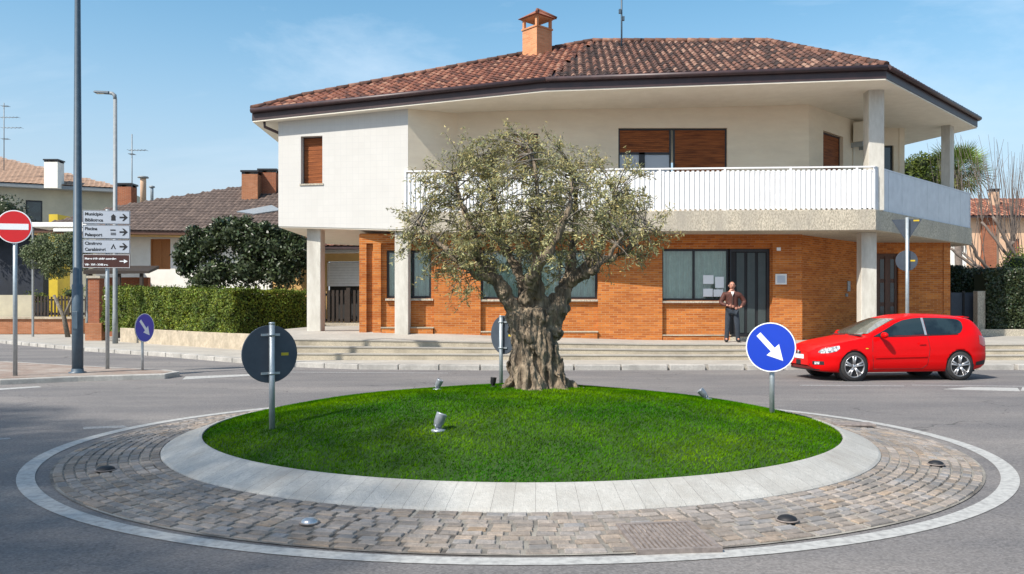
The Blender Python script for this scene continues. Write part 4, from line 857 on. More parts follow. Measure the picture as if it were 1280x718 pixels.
def smooth_path(P, Rr, k=5):
    o, r = [], []; n = len(P)
    for i in range(n-1):
        p0, p1, p2, p3 = P[max(i-1, 0)], P[i], P[i+1], P[min(i+2, n-1)]
        for j in range(k):
            t = j/k; o.append(.5*((2*p1)+(p2-p0)*t+(2*p0-5*p1+4*p2-p3)*t*t+(3*p1-p0-3*p2+p3)*t**3)); r.append(Rr[i]+(Rr[i+1]-Rr[i])*t)
    return o+[P[-1]], r+[Rr[-1]]
LP_ = []
for P, Rr in LIMB:
    P, Rr = smooth_path(P, Rr); LP_.append((P, Rr))
    Q = [p+Vector(rng.normal(0, .012, 3)) for p in P]
    mb.tube(Q, [r*(1 if r > .13 else .78)*(1+.13*math.sin(i*1.7)) for i, r in enumerate(Rr)], 12)
for i in range(12):   # burls and swollen crotches
    a = rng.uniform(0, 6.28); zc_ = rng.uniform(.45, 1.1); rr_ = .24; c = Vector((rr_*math.cos(a), rr_*.9*math.sin(a), zc_)); r = rng.uniform(.06, .11)
    mb.tube([c+Vector((0, 0, -r)), c+Vector((0, 0, -r*.6)), c, c+Vector((0, 0, r*.6)), c+Vector((0, 0, r))], [r*.2, r*.8, r, r*.8, r*.2], 10)
tr = build('trunk', mb, 'bark', OT, True)
rm = tr.modifiers.new('fuse', 'REMESH'); rm.mode = 'VOXEL'; rm.voxel_size = .0135; rm.use_smooth_shade = True
from mathutils import noise as NZ
dg = bpy.context.evaluated_depsgraph_get(); me = bpy.data.meshes.new_from_object(tr.evaluated_get(dg)); tr.modifiers.clear(); tr.data = me
NRM = [v.normal.copy() for v in me.vertices]
for v, nn_ in zip(me.vertices, NRM):           # fibrous ridges that run up the trunk and twist a little, plus knots and hollows
    p = v.co; a_ = p.z*.55; x_ = p.x*math.cos(a_)-p.y*math.sin(a_); y_ = p.x*math.sin(a_)+p.y*math.cos(a_); tr_k = min(1, max(.18, math.hypot(p.x, p.y)/.2 if p.z < 1.0 else 1.5-p.z*.7))
    w_ = NZ.noise(Vector((x_*3, y_*3, p.z*1.6)))*.6
    r1 = 1-2*abs(NZ.noise(Vector((x_*7.5+w_, y_*7.5, p.z*1.7)))); r2 = 1-2*abs(NZ.noise(Vector((x_*19, y_*19+w_, p.z*4.2+3)))); r3 = NZ.noise(Vector((x_*46, y_*46, p.z*16)))
    kn = NZ.noise(Vector((x_*4.2+9, y_*4.2, p.z*3.4)))
    v.co = p+nn_*tr_k*(.055*(r1-.72)+.026*(r2-.6)+.010*r3+.05*kn)
me.materials.clear(); me.materials.append(M['bark'])
for pl in me.polygons: pl.use_smooth = True
# crown: random shoots off the limbs, leaves along them
shoot = MB(); LP = []; LN = []; SH = []
CR = [(tw(585, 245, -.2), .62), (tw(600, 200, 0), .42), (tw(560, 285, .2), .55), (tw(625, 230, .4), .55), (tw(660, 250, -.4), .65), (tw(640, 280, -.5), .55), (tw(700, 225, .3), .58), (tw(720, 270, -.5), .65), (tw(765, 245, .1), .58), (tw(785, 285, -.1), .50), (tw(700, 300, .5), .6), (tw(760, 305, -.45), .42), (tw(600, 315, -.45), .46), (tw(545, 245, -.1), .38), (tw(680, 190, .3), .3), (tw(560, 320, -.2), .42), (tw(690, 305, -.65), .42), (tw(655, 200, -.2), .35), (tw(790, 235, .1), .3), (tw(528, 290, -.2), .33), (tw(740, 205, .4), .3), (tw(800, 300, -.1), .28), (tw(585, 345, -.3), .26), (tw(640, 312, .5), .45), (tw(632, 172, .1), .22), (tw(575, 200, .2), .28)]
allp = [(p, r) for P, Rr in LP_ for p, r in zip(P, Rr) if r < .12]
for c, rad in CR:
    ns = int(29*(rad/.5)**1.4)
    for _ in range(ns):
        v = Vector(rng.normal(size=3)).normalized()*rad*rng.uniform(.25, 1.0)**.6*rng.choice([.8, 1, 1, 1.14]); e = c+Vector((v.x, v.y, v.z*.95))
        q, qr = min(rng.permutation(len(allp))[:60].tolist(), key=lambda k: (allp[k][0]-e).length), 0
        s0 = allp[q][0]; m_ = s0.lerp(e, .55)+Vector((0, 0, .10*(e-s0).length)); P, Rr = smooth_path([s0, m_, e], [min(.012, allp[q][1]), .006, .0025], 4)
        shoot.tube(P, Rr, 4, False)
        tip = (e-m_).normalized()
        for _k in range(3):
            d = (tip+Vector(rng.normal(0, .6, 3))+Vector((0, 0, rng.uniform(-.25, .4)))).normalized(); ln = rng.uniform(.12, .30); b = P[-1-int(rng.integers(0, 4))]
            shoot.tube([b, b+d*ln*.5, b+d*ln+Vector((0, 0, -.03*ln))], [.004, .003, .0015], 3, False)
            for f in np.linspace(.15, 1, 10): LP.append(b+d*ln*f+Vector(rng.normal(0, .012, 3))); LN.append(d)
build('branch', shoot, 'barklimb', OT, True, label='thin branches and shoots of the crown')
LPa = np.array([tuple(p) for p in LP]); LNa = np.array([tuple(p) for p in LN]); LPa = np.repeat(LPa, 2, 0)+rng.normal(0, .022, (2*len(LPa), 3)); LNa = np.repeat(LNa, 2, 0)
bulk('crown', leaves(LPa, LNa, .055, .014, 1.0, .1), 4, 'olive', tints(len(LPa), .55, 1.5, .10), OT, True)
print('olive leaves', len(LPa))

# ------------------------------------------------------------------ foliage helpers
def shell_pts(boxes, n):          # points on the sides and top of convex vertical prisms
    pass
def blob_leaves(blobs, per, ln, wd, up=0, inner=.55):
    P, Nn = [], []
    for c, r in blobs:
        r = np.array(r); n = int(per*(r[0]*r[1]*r[2])**(2/3)); v = rng.normal(size=(n, 3)); v /= np.linalg.norm(v, axis=1)[:, None]
        s = (inner+(1-inner)*rng.uniform(0, 1, n)**.5)*(1+.12*np.sin(v[:, 0]*7+c[0])*np.sin(v[:, 2]*6+c[1])); P.append(np.array(c)+v*r*s[:, None]); Nn.append(v)
    P = np.concatenate(P); Nn = np.concatenate(Nn); return leaves(P, Nn, ln, wd, .55, up), len(P)
def shrub(name, label, cat, base, blobs, per, ln, wd, m, stem=None, lo=.6, hi=1.35, core=.55, group=None, extra=None, up=0):
    t = thing(name, label, cat, base, 0, group); V, n = blob_leaves(blobs, per, ln, wd, up); bulk('crown', V, 4, m, tints(n, lo, hi, .06), t).matrix_parent_inverse = Matrix.Translation(-Vector(base))
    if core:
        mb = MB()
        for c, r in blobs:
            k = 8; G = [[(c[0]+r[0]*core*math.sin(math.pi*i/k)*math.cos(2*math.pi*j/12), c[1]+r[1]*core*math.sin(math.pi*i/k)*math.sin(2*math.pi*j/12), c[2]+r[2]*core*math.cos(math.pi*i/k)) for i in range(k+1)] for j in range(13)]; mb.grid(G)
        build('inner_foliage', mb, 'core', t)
    if stem: mb = MB(); [mb.tube(P, Rr, 8) for P, Rr in stem]; build('trunk', mb, 'barklimb', t)
    return t
def hedge(name, label, path, w, z0, z1, dens=520, m='hedge', ln=.09, wd=.06, lo=.3, hi=1.7):
    """clipped hedge along path (x, y), z given per point"""
    t = thing(name, label, 'hedge', (path[0][0], path[0][1], z0[0])); core = MB(); P, Nn = [], []
    for i in range(len(path)-1):
        a, b = Vector(path[i]), Vector(path[i+1]); Lg = (b-a).length; d = (b-a)/Lg; nn = Vector((d.y, -d.x)); i0, i1 = (0 if i == 0 else 0), 0
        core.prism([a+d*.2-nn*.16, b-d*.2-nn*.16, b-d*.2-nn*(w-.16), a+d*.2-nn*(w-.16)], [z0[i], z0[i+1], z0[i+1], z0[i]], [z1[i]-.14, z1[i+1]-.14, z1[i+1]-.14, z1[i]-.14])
        H_ = max(z1[i]-z0[i], z1[i+1]-z0[i+1]); n = int(dens*Lg*H_*2)
        s = rng.uniform(0, Lg, n); q = rng.uniform(0, 1, n); zz0 = z0[i]+(z0[i+1]-z0[i])*s/Lg; zz1 = z1[i]+(z1[i+1]-z1[i])*s/Lg
        lump = .06*np.sin(s*2.3+1)*np.sin(q*5+s)+.05*np.sin(s*5.1+q*3)*np.sin(q*9); dep = rng.exponential(.05, n)-.03-lump-(rng.random(n) < .02)*rng.uniform(0, .12, n)
        P.append(np.stack([a.x+d.x*s-nn.x*dep, a.y+d.y*s-nn.y*dep, zz0+(zz1-zz0)*q], 1)); Nn.append(np.tile((nn.x, nn.y, .25), (n, 1)))
        n = int(dens*Lg*w*1.4); s = rng.uniform(0, Lg, n); q = rng.uniform(0, w, n); zz1 = z1[i]+(z1[i+1]-z1[i])*s/Lg
        P.append(np.stack([a.x+d.x*s-nn.x*q, a.y+d.y*s-nn.y*q, zz1-rng.exponential(.04, n)+.02+.05*np.sin(s*2.2)*np.sin(q*4+s*2)+(rng.random(n) < .05)*rng.uniform(0, .14, n)], 1)); Nn.append(np.tile((0, 0, 1.), (n, 1)))
    e = Vector(path[-1]); nn0 = nn
    n = int(dens*w*2); q = rng.uniform(0, w, n); P.append(np.stack([e.x-nn0.x*q, e.y-nn0.y*q, rng.uniform(z0[-1], z1[-1], n)], 1)); Nn.append(np.tile((d.x, d.y, 0), (n, 1)))
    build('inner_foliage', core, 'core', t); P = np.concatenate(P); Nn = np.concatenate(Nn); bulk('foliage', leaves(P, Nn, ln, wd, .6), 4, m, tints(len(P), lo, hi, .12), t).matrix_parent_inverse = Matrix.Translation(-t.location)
    return t
def grow(mb, p, d, ln, r, depth, spread=.5, up=.25, nk=(2, 3), shrink=.72, sides=5, tips=None):
    p = Vector(p); d = Vector(d).normalized(); n = 3; P = [p]; 
    for i in range(n): d = (d+Vector(rng.normal(0, .09, 3))+Vector((0, 0, up*.12))).normalized(); P.append(P[-1]+d*ln/n)
    mb.tube(P, [r*(1-.35*i/n) for i in range(n+1)], sides if r > .02 else 3, False)
    if depth == 0:
        if tips is not None: tips.append((P[-1], d)); tips.append((P[1], d))
        return
    for k in range(int(rng.integers(nk[0], nk[1]+1))):
        dd = (d+Vector(rng.normal(0, spread, 3))+Vector((0, 0, up))).normalized(); grow(mb, P[-1] if k < 2 else P[2], dd, ln*shrink*rng.uniform(.8, 1.15), r*.62, depth-1, spread, up, nk, shrink, sides, tips)
def bare_tree(label, base, h, r=.14, depth=5, spread=.42, up=.3, group='leafless trees', nk=(2, 3), shrink=.74, lean=(0, 0)):
    t = thing('bare_tree', label, 'tree', base, 0, group); mb = MB(); mb.tube([(0, 0, -.2), (lean[0]*.3, lean[1]*.3, h*.12), (lean[0], lean[1], h*.25)], [r*1.25, r, r*.9], 9); build('trunk', mb, 'twig', t, True)
    mb = MB(); 
    for k in range(4): a = k*1.6+rng.uniform(0, 1); grow(mb, (lean[0], lean[1], h*.25), (math.cos(a)*.5, math.sin(a)*.5, 1), h*.24, r*.6, depth-1, spread, up, nk, shrink)
    build('crown', mb, 'twig', t, True, fixn=False); return t

# ------------------------------------------------------------------ the red car (local: nose at x=0, tail at x=4.2, near side at -y)
def T(x, tab): return lerp_tab(x, tab)
def sm(x, tab):      # smoothed table
    return (T(x-.05, tab)+2*T(x, tab)+T(x+.05, tab))/4
def wmax(x):
    a = .878
    if x < .75: a *= 1-.40*(1-x/.75)**2.7
    if x > 3.45: a *= 1-.20*((x-3.45)/.75)**2.6
    return a
BELT = [(0, .62), (.12, .69), (.5, .79), (1.2, .90), (2, .935), (3.2, .975), (3.9, 1.0), (4.1, .95), (4.2, .90)]
TOP = [(0, .635), (.06, .70), (.2, .785), (.6, .885), (1.05, .965), (1.22, 1.0), (1.5, 1.155), (1.8, 1.30), (2.02, 1.39), (2.3, 1.445), (2.7, 1.47), (3.2, 1.46), (3.6, 1.435), (3.86, 1.395), (3.95, 1.30), (4.07, 1.13), (4.14, .99), (4.17, .93), (4.2, .90)]
BOT = [(0, .32), (.1, .21), (.5, .19), (3.7, .20), (4.05, .26), (4.2, .33)]
def yside(x, z):
    w = wmax(x); zb = sm(x, BELT); z0 = sm(x, BOT)
    if z <= zb:
        t = (z-z0)/(zb-z0); v = w*(1-.075*max(0, 1-t*3)**2-.045*max(0, (t-.62)/.38)**1.6)
        if .48 < z < .60: v += .006
        return v
    return w*.955-(z-zb)*.40*(1+.25*(z-zb))
NU, NL, NT = 84, 15, 13
def section(x):
    z0, zb, zt = sm(x, BOT), sm(x, BELT), max(sm(x, TOP), sm(x, BELT)+.012); L_ = []
    for j in range(NL): z = z0+(zb-z0)*j/(NL-1); L_.append((yside(x, z), z))
    H_ = zt-zb; hs_ = zb+H_*.80 if H_ > .12 else zb+H_*.3; ye = yside(x, hs_)
    for j in range(1, 5): z = zb+(hs_-zb)*j/4; L_.append((yside(x, z), z))
    for j in range(1, NT): t = j/(NT-1); a = t*math.pi/2; L_.append((ye*(1-t)**.9 if t < 1 else 0, hs_+(zt-hs_)*(math.sin(a))**.62))
    return L_
def car():
    t = thing('parked_car', 'bright red three door hatchback with silver wheels before the corner house', 'car')
    t.name = 'hatchback_car'; mb = MB(); xs = [4.2*(i/NU) for i in range(NU+1)]
    xs = sorted(set(xs) | {.03, .08, 4.17, 4.12})
    G = []
    for x in xs:
        s = section(x); G.append([(x, -y, z) for y, z in s]+[(x, y, z) for y, z in s[-2::-1]])
    mb.grid(G); n0 = len(G[0])
    nose = len(mb.v); 
    for e, row, dx in ((0, G[0], -.035), (1, G[-1], .03)):    # close ends with a slightly bulged cap
        o = len(mb.v); inner = [(x+dx, y*.86, .18*.5+z*.82 if False else (z-.48)*.86+.48) for x, y, z in row]
        mb.grid([row, inner] if e else [inner, row]); mb.add(inner, [tuple(range(len(inner)))])
    mb.grid([[G[i][0], G[i][-1]] for i in range(len(G))], smooth=False)
    b = build('body', mb, 'carred', t, True); 
    cuts = []
    for wx in (.872, 3.45):
        for sgn in (-1, 1):
            cb = MB(); cb.lathe([(.345, sgn*.55), (.345, sgn*1.2)], 40, 'Y', (wx, 0, .325)); me = bpy.data.meshes.new('c'); me.from_pydata(cb.v, [], cb.f); o = bpy.data.objects.new('c', me); COL.objects.link(o)
            bm = bmesh.new(); bm.from_mesh(me); bmesh.ops.recalc_face_normals(bm, faces=bm.faces); bm.to_mesh(me); bm.free(); cuts.append(o)
    bm = bmesh.new(); bm.from_mesh(b.data); bmesh.ops.remove_doubles(bm, verts=bm.verts, dist=.0008); bmesh.ops.recalc_face_normals(bm, faces=bm.faces); bm.to_mesh(b.data); bm.free()
    for o in cuts: m_ = b.modifiers.new('arch', 'BOOLEAN'); m_.object = o; m_.operation = 'DIFFERENCE'; m_.solver = 'EXACT'
    dg = bpy.context.evaluated_depsgraph_get(); me = bpy.data.meshes.new_from_object(b.evaluated_get(dg)); b.modifiers.clear(); b.data = me
    for o in cuts: bpy.data.objects.remove(o)
    me.materials.clear(); me.materials.append(M['carred'])
    # inside of the arches and the underside
    mb = MB(); mb.box(.35, 4.0, -.60, .60, .17, .55)
    for wx in (.872, 3.45):
        for s in (-1, 1): mb.lathe([(.355, s*.50), (.355, s*.84)], 30, 'Y', (wx, 0, .325))
    build('underbody', mb, 'black', t, True)
    def patch(name, poly, m, off=.005, mat_side=(-1, 1), label=None, parent=None, nx=22, nz=10):
        """poly: list of (x, zlow, zhigh) stations laid on the body side"""
        for s in mat_side:
            mb = MB(); G = []
            for i in range(nx+1):
                x = poly[0][0]+(poly[-1][0]-poly[0][0])*i/nx; lo = lerp_tab(x, [(p[0], p[1]) for p in poly]); hi = lerp_tab(x, [(p[0], p[2]) for p in poly])
                G.append([(x, s*(yside(x, lo+(hi-lo)*j/nz)+off), lo+(hi-lo)*j/nz) for j in range(nz+1)])
            mb.grid(G); p_ = build(name, mb, m, parent or t, True, label=label)
        return p_
    patch('side_window', [(1.40, .985, .99), (1.62, .975, 1.09), (1.95, .985, 1.255), (2.15, .99, 1.325), (2.40, 1.0, 1.365), (2.60, 1.005, 1.378)], 'carglass')
    patch('rear_side_window', [(2.66, 1.005, 1.378), (3.0, 1.01, 1.375), (3.25, 1.018, 1.365), (3.44, 1.03, 1.35), (3.52, 1.07, 1.33), (3.58, 1.17, 1.27)], 'carglass')
    patch('window_trim', [(1.36, .965, .985), (1.9, .958, .975), (2.6, .98, .997), (3.42, 1.005, 1.022)], 'black', .007, nz=2)
    patch('pillar_reflection', [(2.60, 1.0, 1.375), (2.655, 1.0, 1.375)], 'steel', .007, nx=2)  # pale strip on the door pillar paints in a reflected bright line
    for s in (-1, 1):    # shut lines of the door, following the body
        for P in ([(1.33, .26), (1.30, .6), (1.33, .93)], [(2.66, .97), (2.70, .7), (2.64, .35), (2.52, .26)], [(1.33, .26), (2.52, .26)]):
            mb = MB(); pts = []
            for a, b_ in zip(P, P[1:]):
                for k in range(7): x = a[0]+(b_[0]-a[0])*k/6; z = a[1]+(b_[1]-a[1])*k/6; pts.append((x, s*(yside(x, z)-.002), z))
            mb.tube(pts, .0055, 5); build('door_seam', mb, 'black', t, True)
    patch('side_moulding', [(1.36, .50, .545), (2.62, .52, .565)], 'carred', .014, nz=3)
    patch('door_handle', [(2.42, .80, .83), (2.58, .805, .84)], 'carred', .03, nx=4, nz=2)
    # windscreen and rear window laid on the roof sections
    def topglass(x0, x1, s0, s1, name, m, off=.006):
        mb = MB(); G = []
        for i in range(15):
            row = []
            for j in range(2*15+1):
                f = (j-15)/15; x = x0+(x1-x0)*i/14+.10*f*f*(1 if x0 < 2 else -1)*(1 if x0 < 2 else .5); sc = section(x)
                ys_ = [p[0] for p in sc[NL+3:]]; zs_ = [p[1] for p in sc[NL+3:]]; yy = abs(f)*(s0+(s1-s0)*i/14); yy = min(yy, ys_[0]-.02)
                z = float(np.interp(yy, ys_[::-1], zs_[::-1])); row.append((x-(off if x0 < 2 else -off), math.copysign(yy, f), z+off))
            G.append(row)
        mb.grid(G); build(name, mb, m, t, True)
    topglass(1.20, 1.93, .70, .56, 'windscreen', 'signgrey' if False else 'screenpaint')
    topglass(4.06, 3.86, .60, .56, 'rear_window', 'carglass')
    mb = MB(); G = [[(x-.012, s*y, sm(x, TOP)-.004) for x in (1.13, 1.21)] for s, y in ((-1, .66), (-1, .3), (1, .3), (1, .66))]
    mb.grid(G, smooth=False); build('cowl', mb, 'black', t, True)
    # mirrors
    for s in (-1, 1):
        mb = MB(); mb.lathe([(.01, 0), (.06, .008), (.085, .03), (.09, .07), (.07, .12), (.02, .15)], 14, 'X', (0, 0, 0)); mb.v = [(1.50+.85*(x-.05)*1.0, s*(1.0+y*1.25), 1.0+z*.78) for x, y, z in mb.v]
        mr_ = build('mirror', mb, 'carred', t, True); mb = MB(); mb.box(1.49, 1.53, min(s*.84, s*.96), max(s*.84, s*.96), .955, .985); build('mirror_arm', mb, 'black', mr_, True)
    # front: lamps, grille, bumper intake, plate, badge
    patch('headlight', [(.12, .615, .64), (.17, .60, .69), (.32, .615, .735), (.46, .655, .765), (.53, .71, .772)], 'lens', .007)
    for s in (-1, 1):
        mb = MB(); mb.lathe([(.002, 0), (.045, .004), (.05, .02)], 14, 'X', (.20, s*.60, .655)); 
    def front(name, y0, y1, z0, z1, m, off, label=None):
        mb = MB(); G = []
        for i in range(17):
            y = y0+(y1-y0)*i/16; row = []
            for j in range(4):
                z = z0+(z1-z0)*j/3; x = 0
                for k in range(60):
                    xx = k*.01
                    if yside(xx, min(z, sm(xx, BELT))) >= abs(y) and sm(xx, TOP) >= z: x = xx; break
                row.append((x-off-.03*max(0, 1-abs(y)/.5), y, z))
            G.append(row)
        mb.grid(G); return build(name, mb, m, t, True, label=label)
    front('grille', -.42, .42, .565, .625, 'black', .012); front('lower_intake', -.50, .50, .33, .435, 'black', .012)
    front('number_plate', -.26, .26, .465, .56, 'signwhite', .022); front('front_lip', -.66, .66, .225, .255, 'black', .014)
    for s in (-1, 1):
        front('fog_light_recess', min(s*.56, s*.74), max(s*.56, s*.74), .35, .43, 'black', .010); front('fog_light', min(s*.60, s*.68), max(s*.60, s*.68), .36, .42, 'lens', .018)
    mb = MB(); mb.lathe([(.001, 0), (.05, .002), (.05, .012)], 20, 'X', (-.052, 0, .60)); build('badge', mb, 'alloy', t, True)
    patch('side_indicator', [(1.14, .70, .72), (1.20, .70, .72)], 'yellow', .006, nx=2, nz=2)
    patch('rear_light', [(3.97, .80, .99), (4.12, .74, .97), (4.19, .76, .92)], 'taillight', .006)
    patch('rear_bumper_insert', [(3.86, .32, .40), (4.18, .34, .44)], 'black', .006, nz=3)
    mb = MB(); mb.lathe([(.02, 0), (.022, .1)], 10, 'X', (4.15, -.45, .26)); build('exhaust', mb, 'alloy', t, True)
    mb = MB(); mb.hexa([(3.78, -.50, 1.385), (3.96, -.47, 1.365), (3.96, .47, 1.365), (3.78, .50, 1.385)], [(3.78, -.50, 1.41), (3.96, -.47, 1.385), (3.96, .47, 1.385), (3.78, .50, 1.41)]); build('spoiler', mb, 'carred', t, True, bevel=.008)
    mb = MB(); mb.tube([(3.55, 0, 1.41), (3.68, 0, 1.56)], .004, 5); build('aerial', mb, 'black', t, True)
    # seats seen through the glass are left to the dark glazing
    def wheel(wx, s):
        c = (wx, s*.80, .318); mb = MB(); q = s
        mb.lathe([(.225, -.10*q), (.30, -.10*q), (.316, -.07*q), (.318, 0), (.316, .05*q), (.295, .075*q), (.228, .072*q)], 40, 'Y', c, caps=False); tyre = build('wheel', mb, 'tyre', t, True)
        mb = MB(); mb.lathe([(.235, .068*q), (.240, .074*q), (.232, .080*q), (.222, .070*q), (.215, .02*q), (.21, -.08*q)], 40, 'Y', c, caps=False)
        for k in range(5):
            a0 = k*2*math.pi/5+.3
            for da in (-.17, .17):
                P = []
                for r_, y_ in ((.045, .045), (.12, .055), (.222, .066)):
                    a = a0+da*(.75+.9*r_); P.append((c[0]+r_*math.cos(a), c[1]+q*y_, c[2]+r_*math.sin(a)))
                mb.tube(P, [.026, .020, .024], 6)
        mb.lathe([(.001, .072*q), (.03, .070*q), (.058, .055*q), (.06, .02*q)], 20, 'Y', c)
        build('rim', mb, 'alloy', tyre, True)
        mb = MB(); mb.lathe([(.0, -.02*q), (.13, -.02*q), (.13, -.03*q), (.0, -.03*q)], 24, 'Y', c); build('brake_disc', mb, 'grate', tyre, True)
    for wx in (.872, 3.45):
        for s in (-1, 1): wheel(wx, s)
    return t
M['taillight'] = mat('tail_light', (.35, .01, .012), (.28, .008, .01), .15, 20, coat=1)
M['screenpaint'] = mat('windscreen', (.10, .12, .105), (.055, .07, .062), .06, 3, 3, spec=.9, coat=1)
CAR = car(); CAR['category'] = 'car'
rzc = R(6.5); fx, fy = at(1068, 18.25); c_, s_ = math.cos(rzc), math.sin(rzc)
CAR.rotation_euler = (0, 0, rzc); CAR.scale = (.955, 1, 1); CAR.location = (fx-(c_*.833+s_*.86), fy-(s_*.833-c_*.86), .004)

# ------------------------------------------------------------------ the man
def skinned(name, V, Ed, Rd, m, parent, sub=2):
    me = bpy.data.meshes.new(name); me.from_pydata(V, Ed, []); me.materials.append(M[m]); o = link(name, me, parent, True)
    s = o.modifiers.new('skin', 'SKIN'); s.use_smooth_shade = True; b = o.modifiers.new('sub', 'SUBSURF'); b.levels = b.render_levels = sub
    for i, r in enumerate(Rd): me.skin_vertices[0].data[i].radius = r if hasattr(r, '__len__') else (r, r)
    me.skin_vertices[0].data[0].use_root = True
    return o
px_, py_ = at(915, 25.0); PZ = zp(px_, 25.0)
MAN = thing('person', 'man in a brown jacket and dark jeans standing by the shop door', 'person', (px_, py_, PZ+.004), R(-8))
hipL, hipR = (.10, 0, .93), (-.10, 0, .93)
# joints: pelvis spine chest neck ; arms bent with hands in front of the belt ; legs a little apart
J = dict(pel=(0, 0, .96), sp=(0, .01, 1.13), ch=(0, .01, 1.33), up=(0, .015, 1.45), nk=(0, .01, 1.53), hd=(0, -.01, 1.60),
         hl=(.09, 0, .92), kl=(.13, -.035, .50), al=(.155, .01, .12), hr=(-.09, 0, .92), kr=(-.115, -.01, .50), ar=(-.142, .005, .12),
         sl=(.185, .01, 1.43), el=(.33, .03, 1.19), wl=(.20, -.13, 1.02), sr=(-.185, .01, 1.43), er=(-.29, .0, 1.15), wr=(-.11, -.18, 1.08))
def chain(keys, extra={}):
    V = [J[k] for k in keys]; return V
V = [J[k] for k in ('pel', 'sp', 'ch', 'up', 'nk', 'hd', 'hl', 'kl', 'al', 'hr', 'kr', 'ar', 'sl', 'el', 'wl', 'sr', 'er', 'wr')]
Ed = [(0, 1), (1, 2), (2, 3), (3, 4), (4, 5), (0, 6), (6, 7), (7, 8), (0, 9), (9, 10), (10, 11), (3, 12), (12, 13), (13, 14), (3, 15), (15, 16), (16, 17)]
Rd = [(.15, .11), (.14, .105), (.16, .11), (.10, .08), (.058, .058), (.06, .065), .085, .055, .038, .085, .055, .038, .055, .042, .026, .055, .042, .026]
# feet
V += [(.165, -.11, .045), (-.15, -.12, .045)]; Ed += [(8, 18), (11, 19)]; Rd += [.022, .022]
MAN.scale = (1.14, 1.08, 1.0)
body = skinned('body', V, Ed, Rd, 'skin', MAN)
# jacket: torso and sleeves
Vj = [(0, 0, .90), (0, .0, 1.0), (0, .01, 1.15), (0, .01, 1.34), (0, .015, 1.45), (0, .012, 1.50), J['sl'], J['el'], (.225, -.105, 1.045), J['sr'], J['er'], (-.14, -.155, 1.09)]
Ej = [(0, 1), (1, 2), (2, 3), (3, 4), (4, 5), (4, 6), (6, 7), (7, 8), (4, 9), (9, 10), (10, 11)]
jk = skinned('jacket', Vj, Ej, [(.178, .135), (.172, .13), (.172, .128), (.186, .135), (.125, .105), (.08, .075), .078, .068, .052, .078, .068, .052], 'jacket', MAN)
skinned('trousers', [(0, 0, .95), J['hl'], J['kl'], (.153, .012, .08), (.156, .0, .02), J['hr'], J['kr'], (-.139, .008, .08), (-.143, -.004, .02)], [(0, 1), (1, 2), (2, 3), (3, 4), (0, 5), (5, 6), (6, 7), (7, 8)], [(.15, .115), .098, .072, .062, .064, .098, .072, .062, .064], 'jeans', MAN)
for s, ax, ay in ((1, .158, .03), (-1, -.145, .025)):
    skinned('shoe', [(ax, ay+.03, .045), (ax+.002*s, ay-.06, .045), (ax+.012*s, ay-.17, .035)], [(0, 1), (1, 2)], [.048, .052, (.046, .034)], 'black', MAN)
mb = MB(); hc = Vector((0, -.015, 1.675)); k = 14
def headpt(a, b_):
    x = math.sin(a)*math.cos(b_); y = math.sin(a)*math.sin(b_); z = math.cos(a); w = 1-.16*max(0, -z)**1.5; v = Vector((x*.076*w, y*.094*w, z*.118))
    return hc+v
G = [[tuple(headpt(math.pi*i/k, 2*math.pi*j/22)) for i in range(k+1)] for j in range(23)]; mb.grid(G)
mb.tube([hc+Vector((0, -.085, .02)), hc+Vector((0, -.108, -.018)), hc+Vector((0, -.088, -.030))], [.008, .017, .010], 8)
for s in (-1, 1): mb.tube([hc+Vector((s*.074, .0, .025)), hc+Vector((s*.086, .008, .0)), hc+Vector((s*.075, .0, -.03))], [.010, .016, .008], 8)
build('head', mb, 'skin', body, True)
mb = MB(); 
for s in (-1, 1): mb.lathe([(.001, -.004), (.009, -.002), (.010, .004)], 8, 'Y', tuple(hc+Vector((s*.03, -.084, .015))))
build('eye', mb, 'black', body, True); mb = MB(); mb.tube([hc+Vector((-.024, -.082, -.055)), hc+Vector((0, -.089, -.058)), hc+Vector((.024, -.082, -.055))], .005, 6); build('mouth', mb, 'jacket', body, True)
mb = MB(); mb.grid([[tuple(hc+(headpt(math.pi*i/k*.60, math.pi*(-.16)+1.32*math.pi*j/22)-hc)*1.07+Vector((0, .004, .006))) for i in range(k+1)] for j in range(23)]); build('hair', mb, 'hair', MAN, True)
mb = MB(); mb.lathe([(.055, 0), (.062, .02), (.06, .04)], 16, 'Z', (0, .0, 1.50)); build('collar', mb, 'jacket', jk, True)
mb = MB(); mb.box(-.006, .006, -.152, -.135, .93, 1.42); build('zip', mb, 'fence', jk, True)
mb = MB(); mb.add([(-.045, -.118, 1.50), (.045, -.118, 1.50), (0, -.158, 1.36), (0, -.125, 1.50)], [(0, 2, 3), (3, 2, 1)]); build('shirt', mb, 'white', MAN, True)
mb = MB(); mb.grid([[tuple(headpt(math.pi*.5, math.pi*(-.40)-.0+0))]*2]*2)
for s in (-1, 1): mb = MB(); mb.tube([hc+Vector((s*.015, -.092, .030)), hc+Vector((s*.045, -.080, .032))], .006, 6); build('eyebrow', mb, 'hair', body, True)
